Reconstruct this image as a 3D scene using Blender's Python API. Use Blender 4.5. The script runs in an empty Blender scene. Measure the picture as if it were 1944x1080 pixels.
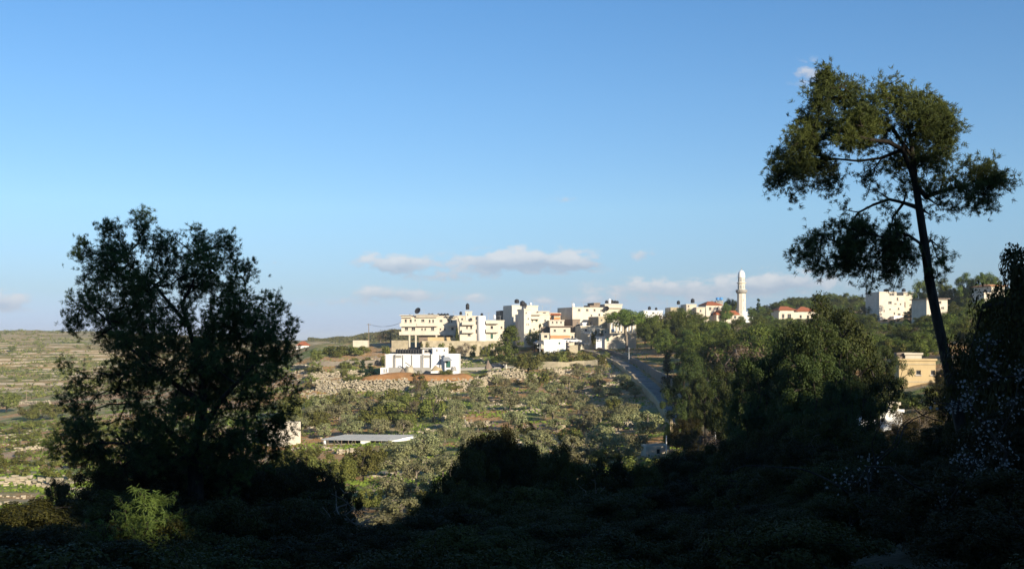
import bpy, math, random
import numpy as np
from mathutils import Vector, Matrix

# ------------------------------------------------------------------ camera, sky, sun
F = 2100.0            # focal length in photo pixels (photo 1944 wide)
HZ = 640.0            # photo row of the horizon
CX = 972.0
scene = bpy.context.scene
COL = scene.collection
cam_d = bpy.data.cameras.new('camera')
cam = bpy.data.objects.new('camera', cam_d)
COL.objects.link(cam)
cam.location = (0, 0, 0)
cam.rotation_euler = (math.radians(90), 0, 0)
cam_d.sensor_width = 36
cam_d.lens = F / 1944 * 36
cam_d.shift_y = (HZ - 540) / 1944
cam_d.clip_start = 0.1
cam_d.clip_end = 60000
scene.camera = cam

SUN_EL = math.radians(17.0)
SUN_PHI = math.radians(35.0)          # sun stands behind the camera, to the right
SLOPE = math.tan(SUN_EL) / math.cos(SUN_PHI)
sun_d = bpy.data.lights.new('sun', 'SUN')
sun_d.energy = 5.0
sun_d.angle = math.radians(0.5)
sun_d.color = (1.0, 0.88, 0.69)
sun = bpy.data.objects.new('sun', sun_d)
COL.objects.link(sun)
to_sun = Vector((math.sin(SUN_PHI) * math.cos(SUN_EL), -math.cos(SUN_PHI) * math.cos(SUN_EL), math.sin(SUN_EL)))
sun.rotation_euler = to_sun.to_track_quat('Z', 'Y').to_euler()

scene.view_settings.view_transform = 'Standard'
scene.view_settings.look = 'None'
scene.view_settings.gamma = 1
scene.view_settings.exposure = 0.75
scene.render.engine = 'CYCLES'
scene.cycles.max_bounces = 5
scene.cycles.diffuse_bounces = 3
scene.cycles.transparent_max_bounces = 4

world = bpy.data.worlds.new('World')
scene.world = world
world.use_nodes = True
wn, wl = world.node_tree.nodes, world.node_tree.links
wn.clear()


def mathn(nodes, links, op, a, b=None, c=None, clamp=False):
    n = nodes.new('ShaderNodeMath')
    n.operation = op
    n.use_clamp = clamp
    for i, v in enumerate((a, b, c)):
        if v is None:
            continue
        if isinstance(v, (int, float)):
            n.inputs[i].default_value = v
        else:
            links.new(v, n.inputs[i])
    return n.outputs[0]


def mixc(nodes, links, f, a, b, mode='MIX'):
    n = nodes.new('ShaderNodeMix')
    n.data_type = 'RGBA'
    n.blend_type = mode
    n.clamp_factor = True
    for k, v in ((0, f), (6, a), (7, b)):
        if isinstance(v, (int, float)):
            n.inputs[k].default_value = v
        elif isinstance(v, (tuple, list)):
            n.inputs[k].default_value = tuple(v) + ((1,) if len(v) == 3 else ())
        else:
            links.new(v, n.inputs[k])
    return n.outputs[2]


def M2(op, a, b=None, clamp=False):
    return mathn(wn, wl, op, a, b, None, clamp)


sky = wn.new('ShaderNodeTexSky')
sky.sky_type = 'NISHITA'
sky.sun_disc = False
sky.sun_elevation = SUN_EL
sky.sun_rotation = math.pi - SUN_PHI
sky.altitude = 800
sky.air_density = 1.1
sky.dust_density = 0.35
sky.ozone_density = 1.6
tc = wn.new('ShaderNodeTexCoord')
sep = wn.new('ShaderNodeSeparateXYZ')
wl.new(tc.outputs['Generated'], sep.inputs[0])
ysafe = M2('MAXIMUM', sep.outputs[1], 0.05)
az = M2('DIVIDE', sep.outputs[0], ysafe)
el = M2('DIVIDE', sep.outputs[2], ysafe)
comb = wn.new('ShaderNodeCombineXYZ')
wl.new(M2('MULTIPLY', az, 1.0), comb.inputs[0])
wl.new(M2('MULTIPLY', el, 1.9), comb.inputs[1])
cn = wn.new('ShaderNodeTexNoise')
cn.inputs['Scale'].default_value = 50
cn.inputs['Detail'].default_value = 7
cn.inputs['Roughness'].default_value = 0.55
wl.new(comb.outputs[0], cn.inputs['Vector'])
# clouds: centre (photo px), half width, half height, strength
CLOUDS = [(752, 502, 72, 20, 1.0), (930, 500, 62, 20, .8), (1020, 494, 95, 21, 1.1), (1090, 502, 50, 13, .8), (715, 558, 62, 13, .65), (790, 560, 60, 12, .5), (890, 567, 55, 10, .45),
          (860, 525, 70, 15, .45), (1250, 545, 110, 16, .75), (1180, 565, 90, 14, .45), (1330, 560, 90, 14, .4), (1490, 533, 95, 19, .95),
          (1420, 545, 90, 14, .7), (10, 572, 48, 18, .95), (1532, 138, 36, 24, .6), (525, 500, 34, 6, .4), (1065, 379, 40, 6, .3),
          (1226, 484, 30, 12, .4), (640, 575, 90, 10, .35), (1050, 572, 90, 9, .35)]
tot = None
shd = None
for (cx, cy, rx, ry, st) in CLOUDS:
    dx = M2('DIVIDE', M2('SUBTRACT', az, (cx - CX) / F), rx / F)
    dy = M2('DIVIDE', M2('SUBTRACT', el, (HZ - cy) / F), ry / F)
    d2 = M2('ADD', M2('MULTIPLY', dx, dx), M2('MULTIPLY', dy, dy))
    m = M2('MULTIPLY', M2('EXPONENT', M2('MULTIPLY', d2, -1.0)), st)
    tot = m if tot is None else M2('ADD', tot, m)
    g = M2('MULTIPLY', m, dy)
    shd = g if shd is None else M2('ADD', shd, g)
nz = M2('MULTIPLY', M2('SUBTRACT', cn.outputs['Fac'], 0.5), 3.2)
cov = M2('MULTIPLY', M2('SUBTRACT', M2('ADD', tot, M2('MULTIPLY', nz, M2('MINIMUM', M2('MULTIPLY', tot, 3), 1.0))), 0.15), 1.7, clamp=True)
cov = M2('MULTIPLY', cov, 0.72)
lit = M2('ADD', M2('MULTIPLY', shd, 1.1), M2('ADD', M2('MULTIPLY', nz, .5), .45), clamp=True)
cloudc = mixc(wn, wl, lit, (4.0, 4.6, 5.7), (7.6, 7.5, 7.6))
ramp = wn.new('ShaderNodeValToRGB')
wl.new(mathn(wn, wl, 'MULTIPLY', sep.outputs[2], 2.0), ramp.inputs[0])
er = ramp.color_ramp.elements
er[0].position = 0.0; er[0].color = (.235, .335, .82, 1)
er[1].position = .62; er[1].color = (.33, .545, .745, 1)
for p_, c_ in ((.08, (.275, .362, .595)), (.228, (.40, .52, .672)), (.42, (.375, .545, .72))):
    e_ = er.new(p_); e_.color = c_ + (1,)
skyc = mixc(wn, wl, 1.0, mixc(wn, wl, 1.0, sky.outputs[0], ramp.outputs[0], 'MULTIPLY'), (2, 2, 2), 'MULTIPLY')
final = mixc(wn, wl, cov, skyc, cloudc)
bg = wn.new('ShaderNodeBackground')
bg.inputs['Strength'].default_value = 0.0616
wl.new(final, bg.inputs['Color'])
wo = wn.new('ShaderNodeOutputWorld')
wl.new(bg.outputs[0], wo.inputs['Surface'])

# ------------------------------------------------------------------ helpers
R = math.radians
rng = np.random.default_rng(7)
random.seed(7)


def P(px, py, D):
    return Vector(((px - CX) / F * D, D, -(py - HZ) / F * D))


ORD = ['first', 'second', 'third', 'fourth', 'fifth', 'sixth', 'seventh', 'eighth', 'ninth', 'tenth', 'eleventh', 'twelfth',
       'thirteenth', 'fourteenth', 'fifteenth', 'sixteenth', 'seventeenth', 'eighteenth', 'nineteenth', 'twentieth',
       'twenty-first', 'twenty-second', 'twenty-third', 'twenty-fourth', 'twenty-fifth', 'twenty-sixth', 'twenty-seventh',
       'twenty-eighth', 'twenty-ninth', 'thirtieth', 'thirty-first', 'thirty-second', 'thirty-third', 'thirty-fourth']


def tag(o, label=None, cat=None, group=None, kind=None):
    if label: o['label'] = label
    if cat: o['category'] = cat
    if group: o['group'] = group
    if kind: o['kind'] = kind
    return o


def mesh_np(name, V, faces_list):
    """V (n,3); faces_list: list of int arrays (m,k)"""
    V = np.asarray(V, dtype=np.float32)
    me = bpy.data.meshes.new(name)
    faces_list = [np.asarray(f, dtype=np.int32) for f in faces_list if len(f)]
    loops = np.concatenate([f.ravel() for f in faces_list])
    sizes = np.concatenate([np.full(len(f), f.shape[1], dtype=np.int32) for f in faces_list])
    starts = np.concatenate([[0], np.cumsum(sizes)[:-1]]).astype(np.int32)
    me.vertices.add(len(V)); me.vertices.foreach_set('co', V.ravel())
    me.loops.add(len(loops)); me.loops.foreach_set('vertex_index', loops)
    me.polygons.add(len(sizes)); me.polygons.foreach_set('loop_start', starts)
    me.update(calc_edges=True)
    me.validate()
    return me


def NTH(i):
    if i < 30: return ORD[i]
    t, u = divmod(i + 1, 10)
    return {3: 'thirt', 4: 'fort', 5: 'fift', 6: 'sixt', 7: 'sevent', 8: 'eight'}[t] + ('y-' + ORD[u - 1] if u else 'ieth')


class MB:
    """collects shapes for ONE mesh"""
    def __init__(s):
        s.V = []; s.F = []; s.n = 0

    def add(s, verts, faces):
        s.V.append(np.asarray(verts, dtype=float).reshape(-1, 3))
        for f in faces:
            s.F.append(np.asarray([[i + s.n for i in f]]) if not isinstance(f, np.ndarray) else f + s.n)
        s.n += len(s.V[-1])
        return s

    def addarr(s, verts, farr):
        s.V.append(verts); s.F.append(np.asarray(farr) + s.n); s.n += len(verts)
        return s

    def box(s, x0, x1, y0, y1, z0, z1):
        v = [(x, y, z) for z in (z0, z1) for (x, y) in ((x0, y0), (x1, y0), (x1, y1), (x0, y1))]
        return s.add(v, [(3, 2, 1, 0), (4, 5, 6, 7), (0, 1, 5, 4), (1, 2, 6, 5), (2, 3, 7, 6), (3, 0, 4, 7)])

    def lathe(s, prof, n=14, c=(0, 0, 0), rx=1, ry=1):
        V = []
        for (r, z) in prof:
            for k in range(n):
                a = 2 * math.pi * k / n
                V.append((c[0] + r * rx * math.cos(a), c[1] + r * ry * math.sin(a), c[2] + z))
        Fc = []
        for i in range(len(prof) - 1):
            for k in range(n):
                Fc.append((i * n + k, i * n + (k + 1) % n, (i + 1) * n + (k + 1) % n, (i + 1) * n + k))
        Fc.append(tuple(range(n))[::-1]); Fc.append(tuple((len(prof) - 1) * n + k for k in range(n)))
        return s.add(V, Fc)

    def tube(s, pts, rad, n=6):
        pts = [Vector(p) for p in pts]
        if not isinstance(rad, (list, tuple)): rad = [rad] * len(pts)
        V = []
        for i, p in enumerate(pts):
            d = (pts[min(i + 1, len(pts) - 1)] - pts[max(i - 1, 0)]).normalized()
            u = d.cross(Vector((0, 0, 1)) if abs(d.z) < .9 else Vector((1, 0, 0))).normalized(); w = d.cross(u)
            for k in range(n):
                a = 2 * math.pi * k / n
                V.append(p + (u * math.cos(a) + w * math.sin(a)) * rad[i])
        Fc = [(i * n + k, i * n + (k + 1) % n, (i + 1) * n + (k + 1) % n, (i + 1) * n + k) for i in range(len(pts) - 1) for k in range(n)]
        Fc += [tuple(range(n))[::-1], tuple((len(pts) - 1) * n + k for k in range(n))]
        return s.add([tuple(v) for v in V], Fc)

    def prism(s, poly, y0, y1):
        """poly in xz extruded along y"""
        n = len(poly)
        v = [(x, y0, z) for x, z in poly] + [(x, y1, z) for x, z in poly]
        return s.add(v, [tuple(range(n)), tuple(range(2 * n - 1, n - 1, -1))] + [(i, i + n, (i + 1) % n + n, (i + 1) % n) for i in range(n)])

    def build(s, name, mat, parent=None, smooth=False):
        me = bpy.data.meshes.new(name)
        V = np.concatenate(s.V)
        faces = []
        for f in s.F:
            faces.extend(f.tolist())
        me.from_pydata(V.tolist(), [], faces)
        me.materials.append(mat)
        if smooth: me.polygons.foreach_set('use_smooth', [True] * len(me.polygons))
        o = bpy.data.objects.new(name, me)
        COL.objects.link(o)
        if parent: o.parent = parent
        return o


def empty(name, loc, rz=0):
    o = bpy.data.objects.new(name, None)
    o.empty_display_size = .3
    COL.objects.link(o)
    o.location = loc; o.rotation_euler = (0, 0, rz)
    return o


def link_mesh(name, me, mat, parent=None):
    if mat and not me.materials: me.materials.append(mat)
    o = bpy.data.objects.new(name, me); COL.objects.link(o)
    if parent: o.parent = parent
    return o


# ------------------------------------------------------------------ materials
def new_mat(name, rough=.85):
    m = bpy.data.materials.new(name); m.use_nodes = True
    nt = m.node_tree; b = nt.nodes['Principled BSDF']
    b.inputs['Roughness'].default_value = rough
    b.inputs['Specular IOR Level'].default_value = .2
    return m, nt.nodes, nt.links, b


def noise(nodes, links, scale, detail=4, rough=.55, vec=None, dist=0):
    n = nodes.new('ShaderNodeTexNoise')
    n.inputs['Scale'].default_value = scale; n.inputs['Detail'].default_value = detail
    n.inputs['Roughness'].default_value = rough; n.inputs['Distortion'].default_value = dist
    if vec: links.new(vec, n.inputs['Vector'])
    return n.outputs['Fac']


def mapr(nodes, links, v, a, b, c=0., d=1.):
    n = nodes.new('ShaderNodeMapRange'); n.clamp = True
    links.new(v, n.inputs[0])
    for i, x in enumerate((a, b, c, d)): n.inputs[i + 1].default_value = x
    return n.outputs[0]


def objvec(nodes, scale=(1, 1, 1), links=None):
    t = nodes.new('ShaderNodeTexCoord')
    if scale == (1, 1, 1): return t.outputs['Object']
    mp = nodes.new('ShaderNodeMapping'); mp.inputs['Scale'].default_value = scale
    links.new(t.outputs['Object'], mp.inputs[0])
    return mp.outputs[0]


def wall_mat(name, col, var=.16, stain=.42, scale=.6, blocks=False, rough=.9):
    m, N, L, b = new_mat(name, rough)
    v = objvec(N)
    n1 = noise(N, L, scale, 5, .6, v)
    c = mixc(N, L, mapr(N, L, n1, .3, .7), tuple(x * (1 - var) for x in col), tuple(min(1, x * (1 + var * .35)) for x in col))
    mp = N.new('ShaderNodeMapping'); mp.inputs['Scale'].default_value = (1.6, 1.6, .18); L.new(v, mp.inputs[0])
    n2 = noise(N, L, 1.2, 4, .7, mp.outputs[0])
    st = mathn(N, L, 'MULTIPLY', mapr(N, L, n2, .55, .8), stain)
    c = mixc(N, L, st, c, tuple(x * .5 for x in col))
    if blocks:
        br = N.new('ShaderNodeTexBrick')
        br.inputs['Scale'].default_value = 1.0
        br.inputs['Brick Width'].default_value = .9; br.inputs['Row Height'].default_value = .38
        br.inputs['Mortar Size'].default_value = .035
        br.inputs['Color1'].default_value = (1, 1, 1, 1); br.inputs['Color2'].default_value = (.72, .7, .66, 1); br.inputs['Mortar'].default_value = (.5, .48, .44, 1)
        sp = N.new('ShaderNodeSeparateXYZ'); L.new(v, sp.inputs[0])
        cb = N.new('ShaderNodeCombineXYZ')
        L.new(mathn(N, L, 'ADD', sp.outputs[0], sp.outputs[1]), cb.inputs[0]); L.new(sp.outputs[2], cb.inputs[1])
        L.new(cb.outputs[0], br.inputs['Vector'])
        c = mixc(N, L, .55, c, br.outputs['Color'], 'MULTIPLY')
    L.new(c, b.inputs['Base Color'])
    return m


def simple_mat(name, col, rough=.8, metal=0, var=.2, scale=2):
    m, N, L, b = new_mat(name, rough)
    n1 = noise(N, L, scale, 4, .6, objvec(N))
    c = mixc(N, L, n1, tuple(x * (1 - var) for x in col), tuple(min(1, x * (1 + var)) for x in col))
    L.new(c, b.inputs['Base Color']); b.inputs['Metallic'].default_value = metal
    return m


def leaf_mat(name, dark, light, trans=.25, objvar=.3, rough=.6):
    m, N, L, b = new_mat(name, rough)
    b.inputs['Specular IOR Level'].default_value = .15
    g = N.new('ShaderNodeNewGeometry')
    oi = N.new('ShaderNodeObjectInfo')
    big = noise(N, L, .55, 3, .5, g.outputs['Position'])
    f = mathn(N, L, 'ADD', mathn(N, L, 'MULTIPLY', g.outputs['Random Per Island'], .55), mathn(N, L, 'MULTIPLY', mapr(N, L, big, .35, .65), .45))
    c = mixc(N, L, f, dark, light)
    hs = N.new('ShaderNodeHueSaturation')
    L.new(mathn(N, L, 'MULTIPLY_ADD', oi.outputs['Random'], .05, .475), hs.inputs['Hue'])
    L.new(mathn(N, L, 'MULTIPLY_ADD', oi.outputs['Random'], objvar * 2, 1 - objvar), hs.inputs['Value'])
    L.new(c, hs.inputs['Color'])
    L.new(hs.outputs[0], b.inputs['Base Color'])
    if trans:
        tr = N.new('ShaderNodeBsdfTranslucent'); L.new(hs.outputs[0], tr.inputs['Color'])
        mx = N.new('ShaderNodeMixShader'); mx.inputs[0].default_value = trans
        L.new(b.outputs[0], mx.inputs[1]); L.new(tr.outputs[0], mx.inputs[2])
        L.new(mx.outputs[0], N['Material Output'].inputs['Surface'])
    return m


def bark_mat(name, a, b_):
    m, N, L, b = new_mat(name, .95)
    n1 = noise(N, L, 6, 5, .7, objvec(N, (1, 1, .3), L))
    L.new(mixc(N, L, mapr(N, L, n1, .35, .65), a, b_), b.inputs['Base Color'])
    bp = N.new('ShaderNodeBump'); bp.inputs['Strength'].default_value = .6; bp.inputs['Distance'].default_value = .05
    L.new(n1, bp.inputs['Height']); L.new(bp.outputs[0], b.inputs['Normal'])
    return m


def ground_mat():
    m, N, L, b = new_mat('ground_surface', .95)
    g = N.new('ShaderNodeNewGeometry'); pos = g.outputs['Position']
    sp = N.new('ShaderNodeSeparateXYZ'); L.new(pos, sp.inputs[0])
    x, y, z = sp.outputs
    nb = noise(N, L, .035, 4, .55, pos)
    nm = noise(N, L, .16, 5, .6, pos)
    nf = noise(N, L, .8, 5, .65, pos)
    nff = noise(N, L, 2.6, 3, .6, pos)
    green = mixc(N, L, nf, (.085, .115, .025), (.22, .25, .06))
    dry = mixc(N, L, nff, (.24, .19, .10), (.42, .34, .20))
    soil = mixc(N, L, nf, (.33, .17, .06), (.50, .30, .13))
    stone = mixc(N, L, nff, (.26, .22, .15), (.58, .52, .41))
    c = mixc(N, L, mapr(N, L, nm, .46, .6), green, dry)
    c = mixc(N, L, mapr(N, L, nb, .47, .53), c, soil)
    smask = mapr(N, L, mathn(N, L, 'ADD', mathn(N, L, 'MULTIPLY', nf, .6), mathn(N, L, 'MULTIPLY', nb, .4)), .535, .60)
    upper = mapr(N, L, y, 255, 300)
    smask = mathn(N, L, 'MULTIPLY', smask, mathn(N, L, 'MULTIPLY_ADD', upper, .4, .6))
    c = mixc(N, L, smask, c, stone)
    # farmed terraces: stone and earth banks follow the contours of the far slope
    warp = mathn(N, L, 'MULTIPLY', noise(N, L, .006, 3, .5, pos), 9.0)
    zz = mathn(N, L, 'ADD', z, warp)
    w1 = mathn(N, L, 'FRACT', mathn(N, L, 'DIVIDE', zz, 1.7))
    mp = N.new('ShaderNodeMapping'); mp.inputs['Scale'].default_value = (.03, .03, .6); L.new(pos, mp.inputs[0])
    brk = noise(N, L, 1, 4, .6, mp.outputs[0])
    band = mathn(N, L, 'MULTIPLY', mapr(N, L, w1, .50, .62), mapr(N, L, mathn(N, L, 'ADD', mathn(N, L, 'MULTIPLY', brk, .6), mathn(N, L, 'MULTIPLY', noise(N, L, .12, 4, .6, pos), .4)), .46, .52))
    mp2 = N.new('ShaderNodeMapping'); mp2.inputs['Scale'].default_value = (.012, .012, .25); L.new(pos, mp2.inputs[0])
    patch = noise(N, L, 1, 4, .6, mp2.outputs[0])
    hc = mixc(N, L, mapr(N, L, patch, .40, .56), (.15, .17, .04), (.46, .30, .13))
    hc = mixc(N, L, mathn(N, L, 'MULTIPLY', mapr(N, L, nf, .5, .62), .45), hc, (.05, .055, .025))
    hc = mixc(N, L, band, hc, mixc(N, L, patch, (.68, .49, .26), (.72, .60, .42)))
    top = mapr(N, L, y, 820, 960)
    hc = mixc(N, L, mathn(N, L, 'MULTIPLY', top, .6), hc, (.19, .17, .09))
    far = mathn(N, L, 'MULTIPLY', mapr(N, L, y, 470, 540), mapr(N, L, x, 100, 60))
    c = mixc(N, L, far, c, hc)
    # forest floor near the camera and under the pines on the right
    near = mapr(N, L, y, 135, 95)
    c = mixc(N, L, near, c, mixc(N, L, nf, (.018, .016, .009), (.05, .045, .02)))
    L.new(c, b.inputs['Base Color'])
    bp = N.new('ShaderNodeBump'); bp.inputs['Strength'].default_value = .9; bp.inputs['Distance'].default_value = .5
    L.new(nf, bp.inputs['Height']); L.new(bp.outputs[0], b.inputs['Normal'])
    return m


M = {}
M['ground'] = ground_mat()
M['cream'] = wall_mat('cream_render', (.55, .49, .385))
M['cream2'] = wall_mat('pinkish_cream_render', (.60, .53, .43))
M['pale'] = wall_mat('pale_limestone', (.63, .57, .47), stain=.4)
M['white'] = wall_mat('white_paint', (.75, .74, .72), var=.1, stain=.3)
M['tan'] = wall_mat('tan_stone', (.50, .43, .30), blocks=True, var=.3)
M['yellow'] = wall_mat('yellow_stone', (.50, .38, .21), stain=.4)
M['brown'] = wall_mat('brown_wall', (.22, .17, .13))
M['grey'] = wall_mat('grey_concrete', (.30, .28, .25))
M['greywall'] = wall_mat('weathered_stone_wall', (.24, .21, .17), blocks=True)
M['orange'] = wall_mat('orange_render', (.55, .26, .12))
M['redtile'] = wall_mat('red_clay_tile', (.40, .13, .06), var=.4, scale=2.5)
M['pane'] = simple_mat('dark_window_glass', (.03, .032, .035), .25)
M['frame'] = simple_mat('window_frame', (.38, .35, .31), .6)
M['shutter'] = simple_mat('grey_shutter', (.30, .30, .30), .6)
M['black'] = simple_mat('black_plastic', (.022, .022, .024), .5)
M['blue'] = simple_mat('blue_plastic', (.08, .24, .50), .5)
M['metal'] = simple_mat('galvanised_metal', (.38, .38, .38), .5, .4)
M['sheet'] = simple_mat('grey_corrugated_sheet', (.30, .315, .33), .55, .1, .25, .8)
M['wood'] = simple_mat('weathered_wood', (.20, .15, .10))
M['paleroof'] = simple_mat('pale_roof', (.45, .42, .37))
M['green_door'] = simple_mat('green_door', (.03, .10, .08), .5)
M['carwhite'] = simple_mat('white_car_paint', (.70, .70, .70), .3, 0, .03)
M['cardark'] = simple_mat('dark_car_paint', (.04, .05, .07), .3, 0, .1)
M['tyre'] = simple_mat('tyre_rubber', (.02, .02, .02))
M['asphalt'] = wall_mat('worn_asphalt', (.25, .22, .18), var=.45, stain=.5, scale=.35)
M['soil'] = wall_mat('bare_orange_earth', (.33, .17, .07), var=.35, stain=.2, scale=.5)
M['rubble'] = simple_mat('pale_rubble', (.36, .31, .225), .95, 0, .65, .9)
M['rubble2'] = simple_mat('tan_rubble', (.42, .33, .20), .95, 0, .4, 1.1)
M['pine'] = leaf_mat('pine_needles', (.026, .048, .022), (.13, .170, .038), .25, .1)
M['pinemid'] = leaf_mat('mid_pine_needles', (.036, .058, .012), (.155, .18, .036), .28, .36)
M['olive'] = leaf_mat('olive_leaves', (.14, .145, .06), (.34, .33, .165), .3, .22)
M['shrub'] = leaf_mat('shrub_leaves', (.07, .085, .02), (.22, .215, .055), .3, .3)
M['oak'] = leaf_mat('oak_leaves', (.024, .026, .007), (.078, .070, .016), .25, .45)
M['shadepine'] = leaf_mat('shade_toned_pine_needles', (.018, .032, .009), (.080, .098, .026), .2, .2)  # darker copy of the pine needles; shade on the right-hand pines put into its colour
M['willow'] = leaf_mat('bright_leaves', (.06, .095, .022), (.16, .215, .05), .35, .1)
M['cypress'] = leaf_mat('cypress_leaves', (.012, .028, .012), (.04, .06, .022), .1, .2)
M['brownbush'] = leaf_mat('brown_twigs', (.07, .05, .03), (.16, .12, .07), .1, .3)
M['blossom'] = leaf_mat('almond_blossom', (.10, .12, .09), (.36, .36, .37), .3, .05)
M['bark'] = bark_mat('dark_bark', (.018, .015, .012), (.06, .05, .038))
M['palebark'] = bark_mat('pale_bark', (.10, .085, .065), (.24, .20, .16))

# ------------------------------------------------------------------ terrain
DD = np.array([2, 10, 20, 30, 45, 60, 80, 100, 130, 160, 200, 240, 280, 320, 360, 400, 450, 550, 700, 850, 1050, 1400, 3000, 30000.])
COLS = np.array([-1500, 0, 300, 600, 900, 1100, 1300, 1500, 1700, 1944, 3500.])
ZT = np.array([
    [-1.7, -3, -4.6, -6.2, -8.6, -11, -14, -17, -19.5, -21, -23.5, -25, -26, -27, -27.5, -28, -28, -24, -14, -2, 8, 14, 10, -60],
    [-1.7, -3, -4.6, -6.2, -8.6, -11, -14, -16.6, -19.5, -21, -23.5, -25, -26, -27, -27.5, -28, -28, -25, -19, -9.5, 5.8, 4, -30, -60],
    [-1.7, -3, -4.6, -6.0, -8.2, -10.6, -13.6, -16.4, -19, -20.5, -22.2, -23, -23, -22, -21.5, -21.5, -22, -22, -18, -9.5, 3.0, 0, -30, -60],
    [-1.7, -3, -4.6, -6.0, -8.4, -11, -14.4, -17, -18.8, -19.6, -20.0, -18.5, -15.0, -10.2, -5.4, -3.0, -3.0, -6, -10, -8, -5, -10, -30, -60],
    [-1.7, -3, -4.6, -6.2, -8.6, -11, -14.4, -16.8, -18.6, -19.3, -18.6, -16.2, -12.6, -8.7, -5, -1.8, -1.4, -4, -12, -16, -20, -30, -40, -60],
    [-1.7, -3, -4.6, -6.2, -8.2, -10.4, -13.6, -15.8, -17.4, -18, -17, -14.4, -11, -7.4, -3.6, -.6, 1, 1, -8, -16, -20, -30, -40, -60],
    [-1.7, -3, -4.4, -5.8, -7.8, -9.8, -12.4, -14.2, -15.6, -15.6, -13.4, -10.6, -7.6, -4.2, -1, 2, 4.5, 6, 0, -10, -20, -30, -40, -60],
    [-1.7, -2.8, -4.2, -5.4, -7.2, -8.8, -10.8, -12, -12.6, -11.8, -9, -6, -3, 0, 2.6, 4.6, 7.4, 13, 12, 2, -12, -30, -40, -60],
    [-1.7, -2.6, -3.8, -5, -6.6, -8, -9.6, -10.2, -9.8, -8.2, -5, -2.4, 0, 2, 3.4, 4.8, 11.0, 15, 14, 4, -10, -30, -40, -60],
    [-1.7, -2.4, -3.2, -4, -5, -6, -7, -7.2, -6, -4, -1, 2.4, 6, 10, 14, 17, 20, 25, 26, 16, 0, -25, -40, -60],
    [-1.7, -2.2, -3, -3.4, -4, -4, -4, -3, -1, 2, 6, 10, 14, 18, 22, 26, 30, 34, 34, 24, 8, -20, -40, -60]])


def H(x, y):
    x = np.asarray(x, float); y = np.asarray(y, float)
    D = np.maximum(y, 2.0)
    px = np.clip(x / D * F + CX, COLS[0], COLS[-1] - .01)
    lD = np.log(D)
    zc = np.stack([np.interp(lD, np.log(DD), ZT[i]) for i in range(len(COLS))])
    i = np.clip(np.searchsorted(COLS, px, side='right') - 1, 0, len(COLS) - 2)
    t = (px - COLS[i]) / (COLS[i + 1] - COLS[i])
    a = np.take_along_axis(zc, i[None, ...], 0)[0]; b = np.take_along_axis(zc, (i + 1)[None, ...], 0)[0]
    z = a + (b - a) * t
    amp = np.clip((D - 8) / 120, 0, 1)
    nzv = (np.sin(x * .11 + 1.3 * np.sin(y * .07)) * np.sin(y * .13 + .9 * np.sin(x * .05)) * .35
           + np.sin(x * .31 + y * .17) * np.sin(y * .37 - x * .13) * .18 + np.sin(x * .9 + 2 * np.sin(y * .4)) * np.sin(y * 1.1 + x * .3) * .07)
    far = np.clip((D - 480) / 200, 0, 1) * 1.2
    nzv = nzv * (1 + far) + far * (np.sin(x * .023 + 2) * np.sin(y * .017) * 1.2)
    fade = np.clip((3000 - D) / 1500, 0, 1)
    return z + nzv * amp * fade


def hz(x, y):
    return float(H(np.array([x]), np.array([y]))[0])


def ground_at(px, py, dmin=90, dmax=1600):
    Ds = np.geomspace(dmin, dmax, 2500)
    xs = (px - CX) / F * Ds
    zs = H(xs, Ds)
    pr = HZ - zs / Ds * F
    k = np.argmax(pr <= py) if (pr <= py).any() else int(np.argmin(pr))
    return Vector((float(xs[k]), float(Ds[k]), float(zs[k])))


us = np.concatenate([np.linspace(-1.6, -.55, 30, endpoint=False), np.linspace(-.55, .55, 420, endpoint=False), np.linspace(.55, 1.6, 31)])
ds = np.concatenate([np.linspace(2, 120, 60, endpoint=False), np.linspace(120, 450, 260, endpoint=False), np.linspace(450, 1200, 150, endpoint=False), np.geomspace(1200, 30000, 50)])
U, Dg = np.meshgrid(us, ds)
X = U * Dg + 0; Y = Dg
Z = H(X, Y)
# the slope also runs on beside and behind the camera
Vt = np.stack([X, Y, Z], -1).reshape(-1, 3)
nu, nd = len(us), len(ds)
idx = np.arange(nu * nd).reshape(nd, nu)
Ft = np.stack([idx[:-1, :-1], idx[:-1, 1:], idx[1:, 1:], idx[1:, :-1]], -1).reshape(-1, 4)
me = mesh_np('ground', Vt, [Ft])
me.polygons.foreach_set('use_smooth', [True] * len(me.polygons))
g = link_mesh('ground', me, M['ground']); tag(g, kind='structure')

# unseen ridge behind the camera, crest shaped to keep the near slope in shade
xs = np.concatenate([np.arange(-320, -60, 20.), np.arange(-60, 190, 1.0), np.arange(190, 520, 20.)])
ys = np.concatenate([np.arange(2, -92, -1.5), [-100, -120, -140, -220, -400.]])


def crest(x, sh=0.0):
    base = 41.0 + 7.0 * np.clip((x - 98) / 16, 0, 1) + .1 * np.exp(-((x - 78) / 8) ** 4)  # crest raised on the right to shade the pines there
    base = base + 1.0 * np.clip((66 - x) / 6, 0, 1) * np.clip((x - 30) / 10, 0, 1)
    n = np.sin(x * .21) * .8 + np.sin(x * .57 + 1) * .7 + np.sin(x * 1.7 + 2) * .5 + np.sin(x * 3.9) * .35
    gap = 16 * np.exp(-((x - 51.0 - sh) / 1.9) ** 4)  # notch cut along the sun's path to let light onto the drooping shrub
    return base + n - gap


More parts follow.
